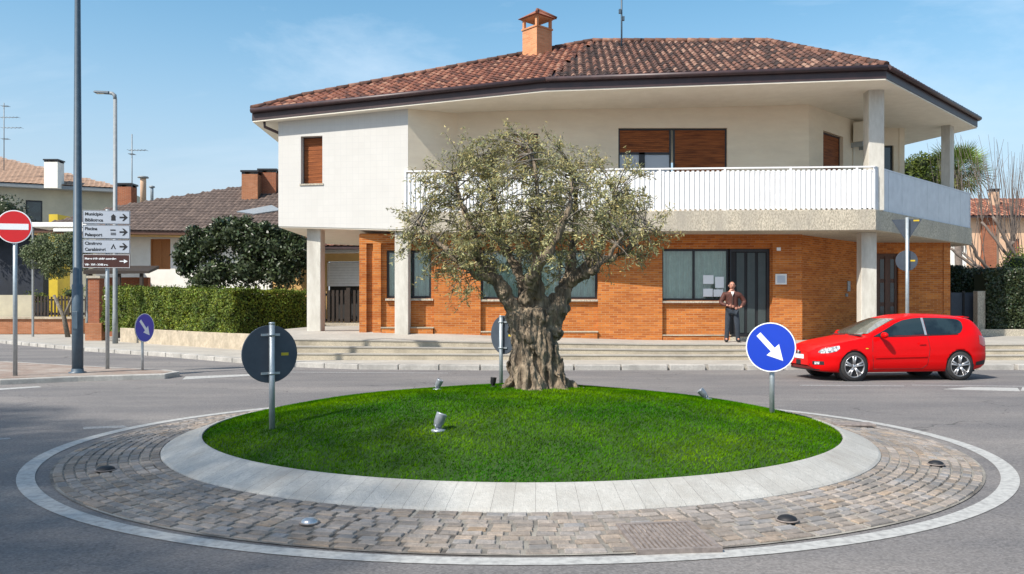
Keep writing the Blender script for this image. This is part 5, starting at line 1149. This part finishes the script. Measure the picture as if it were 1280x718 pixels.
def hand(s, w, aim):    # palm plus four fingers and a thumb, gently curled
    w = Vector(w); aim = Vector(aim).normalized(); side = Vector((0, 0, 1)).cross(aim).normalized()*1; upv = aim.cross(side).normalized()
    V = [w, w+aim*.045, w+aim*.085]; Ed = [(0, 1), (1, 2)]; Rd = [(.022, .022), (.034, .020), (.036, .018)]; 
    hd_ = skinned('hand', V, Ed, Rd, 'skin', body)
    for i in range(4):
        o = w+aim*.085+Vector((0, 0, 1))*(.027-.018*i); l = [.030, .034, .032, .025][i]; cur = Vector((0, .5, -.1))
        V = [o, o+aim*l, o+aim*l*1.8+cur*.012, o+aim*l*2.1+cur*.035]; skinned('finger', V, [(0, 1), (1, 2), (2, 3)], [.0095, .009, .0085, .007], 'skin', hd_, 1)
    o = w+aim*.03+Vector((0, 0, .024)); skinned('thumb', [o, o+Vector((0, 0, .026))+aim*.018, o+Vector((0, 0, .032))+aim*.048], [(0, 1), (1, 2)], [.012, .0105, .008], 'skin', hd_, 1)
hand(1, J['wl'], (-.85, -.25, -.1)); hand(-1, J['wr'], (.95, -.05, -.15))

# ------------------------------------------------------------------ left background
W0, W1 = at(150, 36.3), at(311, 29.0)
mb = MB(); mb.slabwall(W0, W1, .3, .1, (.735, .69)); small('low_garden_wall', 'low pale stone wall under the long clipped hedge', 'wall', mb, 'stonewall', bevel=.015)
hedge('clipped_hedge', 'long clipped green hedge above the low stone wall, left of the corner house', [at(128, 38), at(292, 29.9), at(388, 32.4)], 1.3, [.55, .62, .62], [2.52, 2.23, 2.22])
def clump(px, py, D, r, sq=1): z = zat(py, D); return ((*at(px, D), z), (r, r, r*sq))
B = [clump(a, b, 36, r, .9) for a, b, r in ((262, 305, .95), (290, 295, 1.0), (318, 305, 1.1), (345, 312, 1.15), (368, 318, .9), (240, 322, .75), (270, 340, 1.1), (310, 338, 1.2), (352, 340, 1.2), (252, 352, .8), (300, 285, .55), (236, 308, .5), (378, 303, .45), (360, 296, .45), (308, 276, .35), (283, 283, .4), (330, 288, .4), (228, 318, .4), (232, 338, .45), (345, 294, .35), (384, 330, .4), (248, 296, .4))]
B = [(c, tuple(q*.82 for q in r)) for c, r in B]+[clump(302+78*math.cos(a)*k, 318-40*math.sin(a)*k, 35.6+rng.uniform(0, 1), rng.uniform(.22, .42), .9) for a in np.linspace(-.4, 3.5, 26) for k in (rng.uniform(.8, 1.05),)]
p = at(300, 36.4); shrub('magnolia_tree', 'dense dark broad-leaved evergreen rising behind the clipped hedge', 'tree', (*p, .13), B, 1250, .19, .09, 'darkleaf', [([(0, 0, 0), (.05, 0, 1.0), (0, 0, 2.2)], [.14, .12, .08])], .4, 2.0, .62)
for o in COL.objects:
    if o.parent and o.parent.name == 'magnolia_tree' and o.name.startswith('trunk'): o.matrix_parent_inverse = Matrix.Identity(4)
# white house with brown roof
WH = thing('white_house', 'low white house with a long brown tiled roof and orange shutters, behind the hedge', 'house', (*at(250, 46), .13)); D0 = 45.0
q0, q1 = at(120, 45.6), at(352, 44.6); fW = Fr(q0, q1); sA, sB = on_line(188, q0, q1), on_line(213, q0, q1)
mb = MB(); wallh(mb, q0, q1, .3, .1, 5.5, [(sA, sB, zat(337, 45.3), zat(299, 45.3))]); wallh(mb, (q0[0]-1, 56), q0, .3, .1, 5.5); build('wall', mb, 'housewhite', WH)
w_ = build('window', frame_mb(fW, sA, sB, zat(337, 45.3), zat(299, 45.3), -.14, -.05, .08, ((sA+sB)/2,)), 'orangeshutter', WH); build('shutter', shutter_mb(fW, sA+.08, sB-.08, zat(336, 45.3), zat(300, 45.3), -.08), 'orangeshutter', w_)
a = (*at(30, 44.5), zat(286, 44.5)); b = (*at(352, 43.6), zat(291, 43.6)); c = (*at(372, 50.5), zat(222, 50.5)); n3 = (Vector(b)-Vector(a)).cross(Vector(c)-Vector(a)); d = Vector(((150-640)/F, 1, (HY-257)/F)); d = tuple(o_+d*((Vector(a)-o_).dot(n3)/d.dot(n3)))
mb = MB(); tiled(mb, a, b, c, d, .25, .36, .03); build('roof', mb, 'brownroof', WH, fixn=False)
mb = MB(); lo = lambda p, k=.12: (p[0], p[1], p[2]-k); mb.hexa([lo(a), lo(b), lo(c), lo(d)], [lo(a, .01), lo(b, .01), lo(c, .01), lo(d, .01)]); build('roof_deck', mb, 'fascia', WH)
mb = MB(); mb.slabwall(a[:2], b[:2], .12, (a[2]-.20, b[2]-.20), (a[2]+.03, b[2]+.03)); build('gutter', mb, 'doorwood', WH); mb = MB(); mb.slabwall((a[0], a[1]+.14), (b[0], b[1]+.14), .9, (a[2]-.26, b[2]-.26), (a[2]-.16, b[2]-.16)); build('eaves_board', mb, 'ochre', WH)
def stack(parent, px0, px1, py0, py1, D, m, cap=True, name='chimney'):
    x0, x1 = at(px0, D)[0], at(px1, D)[0]; z1 = zat(py0, D); z0 = zat(py1, D); w = x1-x0; mb = MB(); mb.box(x0, x1, D, D+w*.9, z0-.8, z1-.22); c = build(name, mb, m, parent)
    if cap:
        mb = MB()
        for u in (0, .78):
            for v in (0, .7): mb.box(x0+w*u, x0+w*(u+.22), D+w*v, D+w*(v+.2), z1-.219, z1-.10)
        mb.box(x0-.06, x1+.06, D-.06, D+w*.9+.06, z1-.10, z1); build('chimney_cap', mb, 'dark', c)
    return c
stack(WH, 146, 164, 229, 256, 50, 'redbrick'); stack(WH, 302, 322, 213, 245, 47.5, 'brick2'); stack(WH, 323, 345, 211, 243, 48.2, 'redbrick')
for px0, py0, m_, r_ in ((179, 221, 'housepeach', .17), (190, 233, 'steel', .09)):
    x, y = at(px0, 50); mb = MB(); mb.lathe([(r_, zat(258, 50)), (r_, zat(py0, 50)-.2), (r_*.95, zat(py0, 50)-.12)], 12, 'Z', (x, y, 0)); c = build('chimney', mb, m_, WH); mb = MB(); mb.lathe([(r_*.6, zat(py0, 50)-.12), (r_*1.9, zat(py0, 50)-.08), (r_*1.7, zat(py0, 50)), (r_*.3, zat(py0, 50)+.04)], 12, 'Z', (x, y, 0)); build('chimney_cap', mb, 'polelight', c)
u_ = [(322, 268), (346, 262), (346, 268), (322, 273)]
mb = MB(); nW = n3.normalized(); nW = nW if nW.z > 0 else -nW
def onroof(px, py): ray = Vector(((px-640)/F, 1, (HY-py)/F)); return o_+ray*((Vector(a)-o_).dot(nW)/ray.dot(nW))
sk = [onroof(*q) for q in ((296, 267), (340, 259), (352, 265), (318, 270))]; mb.hexa([s+nW*.03 for s in sk], [s+nW*.12 for s in sk]); build('roof_window', mb, 'steel', WH)
ant = lambda name, label, px, D, y0, y1, els: None
def antenna(label, px, D, y0, y1, els):
    x, y = at(px, D); z0, z1 = zat(y1, D), zat(y0, D); t = thing('roof_antenna', label, 'antenna', (x, y, z0)); mb = MB(); mb.tube([(x, y, z0-1), (x, y, z1)], .035, 6); build('mast', mb, 'polelight', t)
    mb = MB()
    for py, l0, l1 in els:
        z = zat(py, D); mb.tube([(x+l0*D/F, y, z), (x+l1*D/F, y, z)], .022, 5)
        for k in range(6): xx = x+(l0+(l1-l0)*k/5)*D/F; mb.tube([(xx, y-.25, z), (xx, y+.25, z)], .012, 4)
    build('aerial', mb, 'polelight', t)
antenna('thin television aerial on the brown roof of the low white house', 165, 52, 168, 250, [(188, -4, 18), (193, -3, 3)])
antenna('tall multi-armed television aerial on the far cream house at the left edge', 5, 64, 129, 197, [(133, -2, 6), (147, -4, 18), (160, -2, 22), (174, -2, 6)])
# far cream house
FHs = thing('cream_house', 'larger cream house with a pale orange roof, farthest back at the left edge', 'house', (*at(60, 66), .13))
q0, q1 = at(-110, 61), at(156, 67); fW = Fr(q0, q1); sA, sB = on_line(32, q0, q1), on_line(53, q0, q1)
mb = MB(); wallh(mb, q0, q1, .3, .1, 11.0, [(sA, sB, zat(277, 64), zat(250, 64))]); wallh(mb, q1, (q1[0]-2, 80), .3, .1, 11.0); build('wall', mb, 'housecream', FHs)
w_ = build('window', frame_mb(fW, sA, sB, zat(277, 64), zat(250, 64), -.2, -.05, .1), 'dark', FHs); mb = MB(); fW.box(mb, sA+.1, sB-.1, -.15, -.13, zat(276, 64), zat(251, 64)); build('pane', mb, 'carglass', w_)
a2_ = (*at(-130, 60.2), zat(213, 60.2)); b2_ = (*at(160, 66.2), zat(236, 66.2)); a2_ = (*a2_[:2], b2_[2]); c2_ = (*at(140, 73), zat(225, 73)); d2_ = (*at(-90, 70), 0)
nn2 = (Vector(b2_)-Vector(a2_)).cross(Vector(c2_)-Vector(a2_)); c2_ = (*at(118, 72), 0)
mb = MB(); rdz = zat(197, 68); cA = (*at(-5, 69.5), zat(196, 69.5)); cB = (*at(-120, 69), zat(196, 69)); tiled(mb, a2_, b2_, cA, (cB[0], cB[1], cA[2]), .36, .45, .025); build('roof', mb, 'farroof', FHs, fixn=False)
mb = MB(); v5 = [Vector(a2_), Vector(b2_), Vector(cA), Vector((cB[0], cB[1], cA[2])), Vector((*at(150, 80), b2_[2]))]
dz5 = Vector((0, 0, -.05)); mb.add([v+dz5 for v in v5], [(0, 1, 2, 3), (1, 4, 2)]); build('roof_deck', mb, 'farroof', FHs)
mb = MB(); mb.slabwall(a2_[:2], b2_[:2], .7, a2_[2]-.30, a2_[2]-.04); build('eaves', mb, 'polelight', FHs)
stack(FHs, 55, 72, 199, 222, 63.8, 'housewhite')
# garden things left
p = at(70, 42); B = [clump(a, b, 42, r, .85) for a, b, r in ((60, 308, .85), (82, 312, 1.0), (48, 322, .75), (98, 325, .7), (72, 328, .9), (38, 316, .5), (90, 300, .5), (66, 338, .6))]
t = shrub('small_olive_tree', 'small round grey-green olive tree between the no entry sign and the tall lamp post', 'tree', (*p, .13), B, 2800, .12, .05, 'gardenolive', [([(.6, 0, 0), (.4, 0, 1.0), (-.1, 0, 2.1)], [.13, .11, .07]), ([(.4, 0, 1.0), (.9, 0, 2.2)], [.08, .05])], .5, 1.3, .35)
for o in list(t.children):
    if o.name.startswith('trunk'): o.matrix_parent_inverse = Matrix.Identity(4)
def boxthing(name, label, cat, px0, px1, py0, py1, D, m, th=.3, **k):
    mb = MB(); mb.box(at(px0, D)[0], at(px1, D)[0], D, D+th, zat(py1, D), zat(py0, D)); return small(name, label, cat, mb, m, **k)
YS = thing('yellow_kiosk', 'small bright yellow hut half hidden behind the small olive tree', 'hut', (*at(66, 49.6), .13)); mb = MB(); mb.box(at(61, 49.6)[0], at(72, 49.6)[0], 49.6, 51, .1, zat(268, 49.6)); build('wall', mb, 'yellow', YS)
AW = thing('awning', 'cream flat awning in front of the long brown roof at the far left', 'awning', (*at(75, 42.5), .13)); x0, x1 = at(38, 42.5)[0], at(108, 42.5)[0]
mb = MB(); mb.box(x0, x1, 42.5, 44.2, zat(284, 42.5), zat(278, 42.5)); mb.box(x0+1.2, x1, 42.4, 42.5, zat(290, 42.5), zat(286, 42.5)); build('canopy', mb, 'white', AW, bevel=.02); mb = MB(); mb.box(x0, x0+.08, 42.6, 42.7, .1, zat(284, 42.5)); mb.box(x1-.08, x1, 42.6, 42.7, .1, zat(284, 42.5)); build('post', mb, 'polelight', AW)
PG = thing('pergola', 'low dark brown pergola before the white house, beside the direction boards', 'pergola', (*at(145, 41), .13)); x0, x1 = at(104, 41)[0], at(186, 41)[0]
mb = MB(); mb.hexa([(x0, 41, zat(343, 41)), (x1, 41, zat(342, 41)), (x1-.5, 43.4, zat(341, 41)+.3), (x0, 43.4, zat(341, 41)+.3)], [(x0, 41, zat(338, 41)), (x1, 41, zat(339, 41)), (x1-.5, 43.4, zat(337, 41)+.3), (x0, 43.4, zat(337, 41)+.3)]); build('roof', mb, 'fence', PG)
for xx in (x0+.2, (x0+x1)/2, x1-.5): mb = MB(); mb.box(xx, xx+.14, 41.1, 41.24, .1, zat(342, 41)); build('post', mb, 'fence', PG)
mb = MB(); mb.box(x0+.3, x1-.9, 43.0, 43.3, .1, zat(345, 41)); build('back_panel', mb, 'redbrick', PG)
CPt = thing('carport', 'dark blue-grey covered parking behind the no entry sign', 'carport', (*at(20, 50.6), .13)); mb = MB(); mb.box(at(-70, 50.6)[0], at(54, 50.6)[0], 50.6, 53, .1, zat(290, 50.6)); build('wall', mb, 'carportblue', CPt)
mb = MB(); mb.box(at(-72, 50.6)[0], at(56, 50.6)[0], 50.2, 53, zat(290, 50.6), zat(287, 50.6)); build('roof', mb, 'polelight', CPt)
boxthing('planter_wall', 'orange brick planter wall with pale capping at the far left pavement', 'wall', -80, 88, 399, 417.5, 46.5, 'brick2', 1.6)
boxthing('planter_capping', 'pale capping along the orange brick planter wall at the left edge', 'capping', -80, 89, 396.5, 399, 46.4, 'stonewall', 1.9)
boxthing('beige_wall', 'beige rendered wall panel behind the post of the no entry sign', 'wall', -80, 41, 369, 400, 48.5, 'housecream', .3)
PF = thing('picket_fence', 'dark picket fence between the beige wall and the brick pillar', 'fence', (*at(68, 48.4), .13)); x0, x1 = at(42, 48.4)[0], at(110, 48.4)[0]; mb = MB()
for i in range(17): xx = x0+(x1-x0)*i/16; mb.box(xx, xx+.10, 48.4, 48.43, zat(398, 48.4), zat(370+(i % 2), 48.4))
build('picket', mb, 'fence', PF, label='row of dark pickets'); mb = MB(); mb.box(x0, x1, 48.44, 48.5, zat(376, 48.4), zat(374, 48.4)); mb.box(x0, x1, 48.44, 48.5, zat(394, 48.4), zat(391, 48.4)); build('rail', mb, 'fence', PF)
PL = thing('brick_pillar', 'red brick gate pillar at the left end of the clipped hedge', 'pillar', (*at(116, 40), .13)); x0, x1 = at(110, 40)[0], at(124, 40)[0]; mb = MB(); mb.box(x0, x1, 40, 40.5, .1, zat(348, 40)); build('shaft', mb, 'redbrick', PL); mb = MB(); mb.box(x0-.06, x1+.06, 39.94, 40.56, zat(348, 40), zat(345, 40)); build('cap', mb, 'conc', PL)
boxthing('brick_meter_block', 'small orange brick block on the pavement before the brick pillar', 'block', 106, 127, 404, 427, 37.5, 'brick2', .6, bevel=.02)
t = shrub('dark_shrub', 'dark reddish shrub at the left edge above the carport', 'shrub', (*at(8, 50), .13), [clump(a, b, 50, r) for a, b, r in ((5, 268, 1.3), (-20, 275, 1.6), (22, 280, .9))], 500, .16, .1, 'darkleaf', None, .5, 1.4, .6)
B = [clump(a, b, 47, r, .6) for a, b, r in ((10, 372, .8), (60, 366, .7), (95, 372, .6), (85, 360, .5))]; shrub('garden_shrub', 'low green garden plants behind the picket fence at far left', 'shrub', (*at(60, 47.6), .13), [((c[0], 49.6, c[2]), r) for c, r in B], 420, .13, .07, 'hedge', None, .4, 1.3, .6)
# neighbour's garage seen under the arcade
GA = thing('garage', 'orange brown garage with a white roller door, seen between the left columns', 'garage', (*at(425, 38), .13)); q0, q1 = at(340, 39), at(462, 38.4)
fG = Fr(q0, q1); s0, s1 = on_line(408, q0, q1), on_line(452, q0, q1); mb = MB(); wallh(mb, q0, q1, .3, .1, zat(309, 38.6), [(s0, s1, zat(402, 38.6), zat(327, 38.6))]); build('wall', mb, 'ochre', GA)
mb = MB(); 
for k in range(9): zz0 = zat(358, 38.6)+(zat(328, 38.6)-zat(358, 38.6))*k/9; fG.box(mb, s0, s1, -.12, -.09, zz0, zz0+(zat(328, 38.6)-zat(358, 38.6))/9-.006)
build('roller_door', mb, 'white', GA); mb = MB(); fG.box(mb, s0, s1, -.5, -.45, .1, zat(327, 38.6)); build('inner_wall', mb, 'interior', GA)
mb = MB(); fG.box(mb, 0, s1+.4, .0, .5, zat(317, 38.6), zat(313, 38.6)); build('lintel_shelf', mb, 'white', GA)
mb = MB(); A1, B1 = (*at(335, 37.6), zat(308, 37.6)), (*at(466, 37.2), zat(308, 37.2)); tiled(mb, A1, B1, (B1[0], 42, A1[2]+1.5), (A1[0], 42, A1[2]+1.5), .3, .4, .04); build('roof', mb, 'tilesred', GA, fixn=False)
mb = MB(); mb.hexa([lo(A1), lo(B1), (B1[0], 42, A1[2]+1.38), (A1[0], 42, A1[2]+1.38)], [lo(A1, .02), lo(B1, .02), (B1[0], 42, A1[2]+1.48), (A1[0], 42, A1[2]+1.48)]); build('roof_deck', mb, 'fascia', GA)
FN = thing('garden_gate', 'dark slatted gate on a pale kerb under the arcade', 'gate', (*at(427, 34), .7)); x0, x1 = at(404, 34)[0], at(452, 34)[0]; z0 = zat(405, 34)
mb = MB(); 
for i in range(9): xx = x0+(x1-x0)*i/9; mb.box(xx, xx+.10, 34, 34.04, z0+.05, zat(363, 34))
mb.box(x0, x1, 34.045, 34.09, z0+.1, z0+.2); mb.box(x0, x1, 34.045, 34.09, zat(370, 34), zat(367, 34)); build('slat_panel', mb, 'fence', FN); mb = MB(); mb.box(x0+.95, x0+1.1, 33.9, 33.99, z0, zat(360, 34)); build('post', mb, 'fence', FN)
mb = MB(); mb.box(x0, x1, 33.8, 34.3, z0-.5, z0+.04); build('kerb', mb, 'conc', FN)

# ------------------------------------------------------------------ right background
mb = MB(); x0, x1 = at(1226, 30)[0], at(1380, 30)[0]; mb.box(x0, x1, 30, 30.3, .4, zat(412, 30)); small('low_garden_wall', 'low grey wall under the dark hedge at the right edge', 'wall', mb, 'conc', bevel=.01)
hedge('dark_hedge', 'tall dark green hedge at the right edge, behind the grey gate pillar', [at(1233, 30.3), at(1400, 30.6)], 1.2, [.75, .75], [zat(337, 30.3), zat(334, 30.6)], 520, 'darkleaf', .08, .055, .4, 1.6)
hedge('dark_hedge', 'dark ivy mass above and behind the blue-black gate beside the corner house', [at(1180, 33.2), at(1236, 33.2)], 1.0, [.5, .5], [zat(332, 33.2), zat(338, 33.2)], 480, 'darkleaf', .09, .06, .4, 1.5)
GT = thing('metal_gate', 'blue-black metal gate between the corner house and the grey pillar', 'gate', (*at(1206, 31), .55)); x0, x1 = at(1186, 31)[0], at(1222, 31)[0]
mb = MB(); mb.box(x0, x1, 31, 31.05, .62, zat(366, 31)); build('panel', mb, 'signback', GT); mb = MB()
for xx in (x0, (x0+x1)/2-.03, x1-.06): mb.box(xx, xx+.06, 30.94, 30.995, .6, zat(364, 31))
build('frame', mb, 'dark', GT)
mb = MB(); x0, x1 = at(1222, 30.4)[0], at(1232, 30.4)[0]; mb.box(x0, x1, 30.4, 30.7, .4, zat(364, 30.4)); small('gate_pillar', 'square grey pillar at the left end of the dark hedge on the right', 'pillar', mb, 'conc', bevel=.015)
PH = thing('peach_house', 'peach coloured house with a terracotta roof behind the dark hedge at right', 'house', (*at(1250, 56), .13)); D_ = 56
mb = MB(); wallh(mb, at(1207, D_), at(1420, D_), .3, .1, zat(268, D_), [(2.9, 3.6, 4.5, 6.2), (5.4, 6.3, 4.2, 6.2)]); wallh(mb, (at(1207, D_)[0]+1, 66), at(1207, D_), .3, .1, zat(268, D_)); build('wall', mb, 'housepeach', PH)
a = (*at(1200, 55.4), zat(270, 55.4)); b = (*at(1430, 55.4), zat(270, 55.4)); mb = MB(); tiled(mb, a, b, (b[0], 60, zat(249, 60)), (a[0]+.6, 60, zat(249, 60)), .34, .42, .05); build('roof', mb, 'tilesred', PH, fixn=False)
mb = MB(); mb.hexa([lo(a), lo(b), (b[0], 60, zat(249, 60)-.12), (a[0]+.6, 60, zat(249, 60)-.12)], [lo(a, .02), lo(b, .02), (b[0], 60, zat(249, 60)-.03), (a[0]+.6, 60, zat(249, 60)-.03)]); build('roof_deck', mb, 'fascia', PH)
mb = MB(); x0 = at(1228, 55.8)[0]; mb.box(x0, x0+.9, 55.7, 55.99, .1, zat(272, 55.8)); build('pilaster', mb, 'redbrick', PH)
stack(PH, 1240, 1249, 236, 250, 58, 'housepeach')
for (u0_, u1_, z0_, z1_) in ((2.9, 3.6, 4.5, 6.2), (5.4, 6.3, 4.2, 6.2)): xx = at(1207, D_)[0]; mb = MB(); mb.box(xx+u0_, xx+u1_, D_+.1, D_+.15, z0_, z1_); build('window', mb, 'redbrick' if u0_ < 3 else 'white', PH)
WW = thing('white_house', 'sliver of a white house between the corner house and the peach house', 'house', (*at(1190, 52), .13)); mb = MB(); mb.box(at(1160, 52)[0], at(1208, 52)[0], 52, 55.2, .1, zat(301, 52)); build('wall', mb, 'housewhite', WW); mb = MB(); mb.box(at(1158, 52)[0], at(1210, 52)[0], 51.8, 55.3, zat(301, 52), zat(298, 52)); build('roof', mb, 'tilesred', WW)
PM = thing('palm_tree', 'fan palm with shaggy yellow-green crown behind the right end of the balcony', 'tree', (*at(1196, 42), .13)); mb = MB(); zc = zat(213, 42)-.13; mb.tube([(0, 0, 0), (.1, 0, 3), (0, 0, zc)], [.2, .17, .19], 10); build('trunk', mb, 'twig', PM, True)
fr_ = MB()
for i in range(105):
    a = rng.uniform(0, 6.283); el = rng.uniform(-.9, 1.35); d = Vector((math.cos(a)*math.cos(el), math.sin(a)*math.cos(el), math.sin(el))); L_ = rng.uniform(1.25, 1.95); k = rng.uniform(.6, 2.2); dead = el < -.35
    c = (k*1.4, k*1.05, k*.6) if dead else (k, k*(.9+.2*rng.random()), k*.7); h0 = Vector((0, 0, zc))+d*L_*.45; sd_ = d.orthogonal().normalized(); sd_.rotate(Quaternion(d, rng.uniform(0, 6.28))); up_ = d.cross(sd_)
    fr_.tube([Vector((0, 0, zc)), h0], .012, 3, False, col=c)
    for q in np.linspace(-1.25, 1.25, 13):
        v = (d*math.cos(q)+sd_*math.sin(q)); e = h0+v*L_*.58*(1-.18*abs(q))+Vector((0, 0, -.10)); w_v = v.cross(up_).normalized()*.022; m_ = h0.lerp(e, .5)+Vector((0, 0, .03))
        fr_.add([h0, m_+w_v, e, m_-w_v], [(0, 1, 2, 3)], c)
build('crown', fr_, 'palm', PM, True, fixn=False)
t = shrub('evergreen_tree', 'dark rounded evergreen seen below the rear eaves, left of the palm', 'tree', (*at(1145, 41), .13), [clump(a, b, 41, r, .9) for a, b, r in ((1150, 205, .65), (1136, 212, .6), (1160, 222, .8), (1140, 228, .9), (1165, 200, .35))], 1500, .14, .07, 'hedge', None, .35, 1.0, .6)
mb = MB(); mb.tube([(0, 0, 0), (0, 0, 6)], [.2, .12], 8); build('trunk', mb, 'twig', t, True)
# pollarded trees with long straight shoots
def pollard(label, base, zk, spread, top, n=26, r=.16):
    t = thing('bare_tree', label, 'tree', base, 0, 'pollarded leafless trees at the right edge'); mb = MB(); mb.tube([(0, 0, -.1), (.05, 0, zk*.5), (0, 0, zk)], [r, r*.85, r*.8], 9); build('trunk', mb, 'twig', t, True); mb = MB()
    for k in range(7):
        a = k*.9+rng.uniform(-.2, .2); e = Vector((math.cos(a)*spread, math.sin(a)*spread*.8, zk+spread*rng.uniform(.5, 1.05))); m_ = Vector((e.x*.5, e.y*.5, zk+(e.z-zk)*.3)); P, Rr = smooth_path([Vector((0, 0, zk-.1)), m_, e], [r*.62, r*.42, r*.34], 5); mb.tube([p+Vector(rng.normal(0, .02, 3)) for p in P], Rr, 7)
        for _ in range(n//3):
            p = e if rng.random() < .6 else P[int(rng.integers(3, len(P)))]; h = (top-p.z)*rng.uniform(.5, 1.05); d = Vector((rng.normal(0, .13)+math.cos(a)*.12, rng.normal(0, .13), 1)); q = p+d*h*.5+Vector(rng.normal(0, .05, 3)); s_ = p+d*h
            mb.tube([p, q, s_], [.017, .012, .005], 4, False)
            if rng.random() < .5: mb.tube([q, q+Vector((rng.normal(0, .3), rng.normal(0, .3), h*.35))], [.008, .003], 3, False)
    build('crown', mb, 'twig', t, True, fixn=False)
pollard('leafless pollarded tree with upright shoots, left one before the peach house', (*at(1246, 37), .5), 2.6, 1.9, zat(178, 37)-.5, 30)
pollard('leafless pollarded tree with upright shoots, right one at the edge of the photo', (*at(1292, 35.5), .5), 2.8, 2.0, zat(160, 35.5)-.5, 34)
t = shrub('yellow_green_shrub', 'yellow-green shrub topping the dark hedge at the right edge', 'shrub', (*at(1272, 33), .5), [clump(a, b, 33, r) for a, b, r in ((1275, 335, .8), (1262, 345, .6), (1292, 338, .9))], 1100, .09, .05, 'hedge', None, .6, 1.6, .6)

# ------------------------------------------------------------------ unseen tall trees added far behind the camera on the left: their thin crowns shade the left of the roundabout softly
def shade_tree(label, x, y, h, blobs, n, asp=1.0):
    t = thing('unseen_shade_tree', label, 'tree', (x, y, 0), 0, 'unseen tall trees added behind the camera for their shade'); mb = MB(); mb.tube([(0, 0, -.2), (.1, 0, h*.35), (0, .1, h*.9)], [.45, .34, .12], 10)
    build('trunk', mb, 'barklimb', t, True); mb = MB()
    for c, r in blobs: mb.tube([(0, 0, h*.6), (c[0]*.5, c[1]*.5, h*.6+(c[2]-h*.6)*.6), c], [.14, .09, .03], 6)
    build('limb', mb, 'barklimb', t, True); P = []
    for c, r in blobs:
        k = int(n*r*r); v = rng.normal(size=(k, 3)); v /= np.linalg.norm(v, axis=1)[:, None]; P.append(np.array(c)+v*(r*rng.uniform(.0, 1, k)**.42)[:, None]*np.array((1, 1, .8)))
    P = np.concatenate(P); bulk('crown', leaves(P, rng.normal(size=P.shape), .14, .09, .8), 4, 'hedge', tints(len(P)), t, True)
TKx, TKy = -math.sin(R(SUN_AZ))/math.tan(R(SUN_EL)), -math.cos(R(SUN_AZ))/math.tan(R(SUN_EL))
for lab, gx_, gy_, h_, bl in (
    ('unseen tall thin-crowned shade tree behind the camera, the one nearest the road', -4.6, 6.3, 27, [((0, 0, 27), 3.8), ((0, -3.5, 26.5), 3.2), ((-2.5, 2.5, 26.6), 3.2), ((-3, -2, 26), 3.2)]),
    ('unseen tall thin-crowned shade tree behind the camera, the middle one of its row', -11.5, 8.5, 27, [((0, 0, 27), 4.2), ((0, -4, 26.5), 3.6), ((-2, 3.0, 26.4), 3.4), ((2.5, 3, 26.2), 2.8)]),
    ('unseen tall thin-crowned shade tree behind the camera, farthest to the left', -19, 12, 27, [((0, 0, 27), 4.4), ((0, -4.5, 26.5), 4), ((-3, 2, 26.2), 3.4)])):
    shade_tree(lab, gx_-TKx*h_, gy_-TKy*h_, h_, bl, 1200)
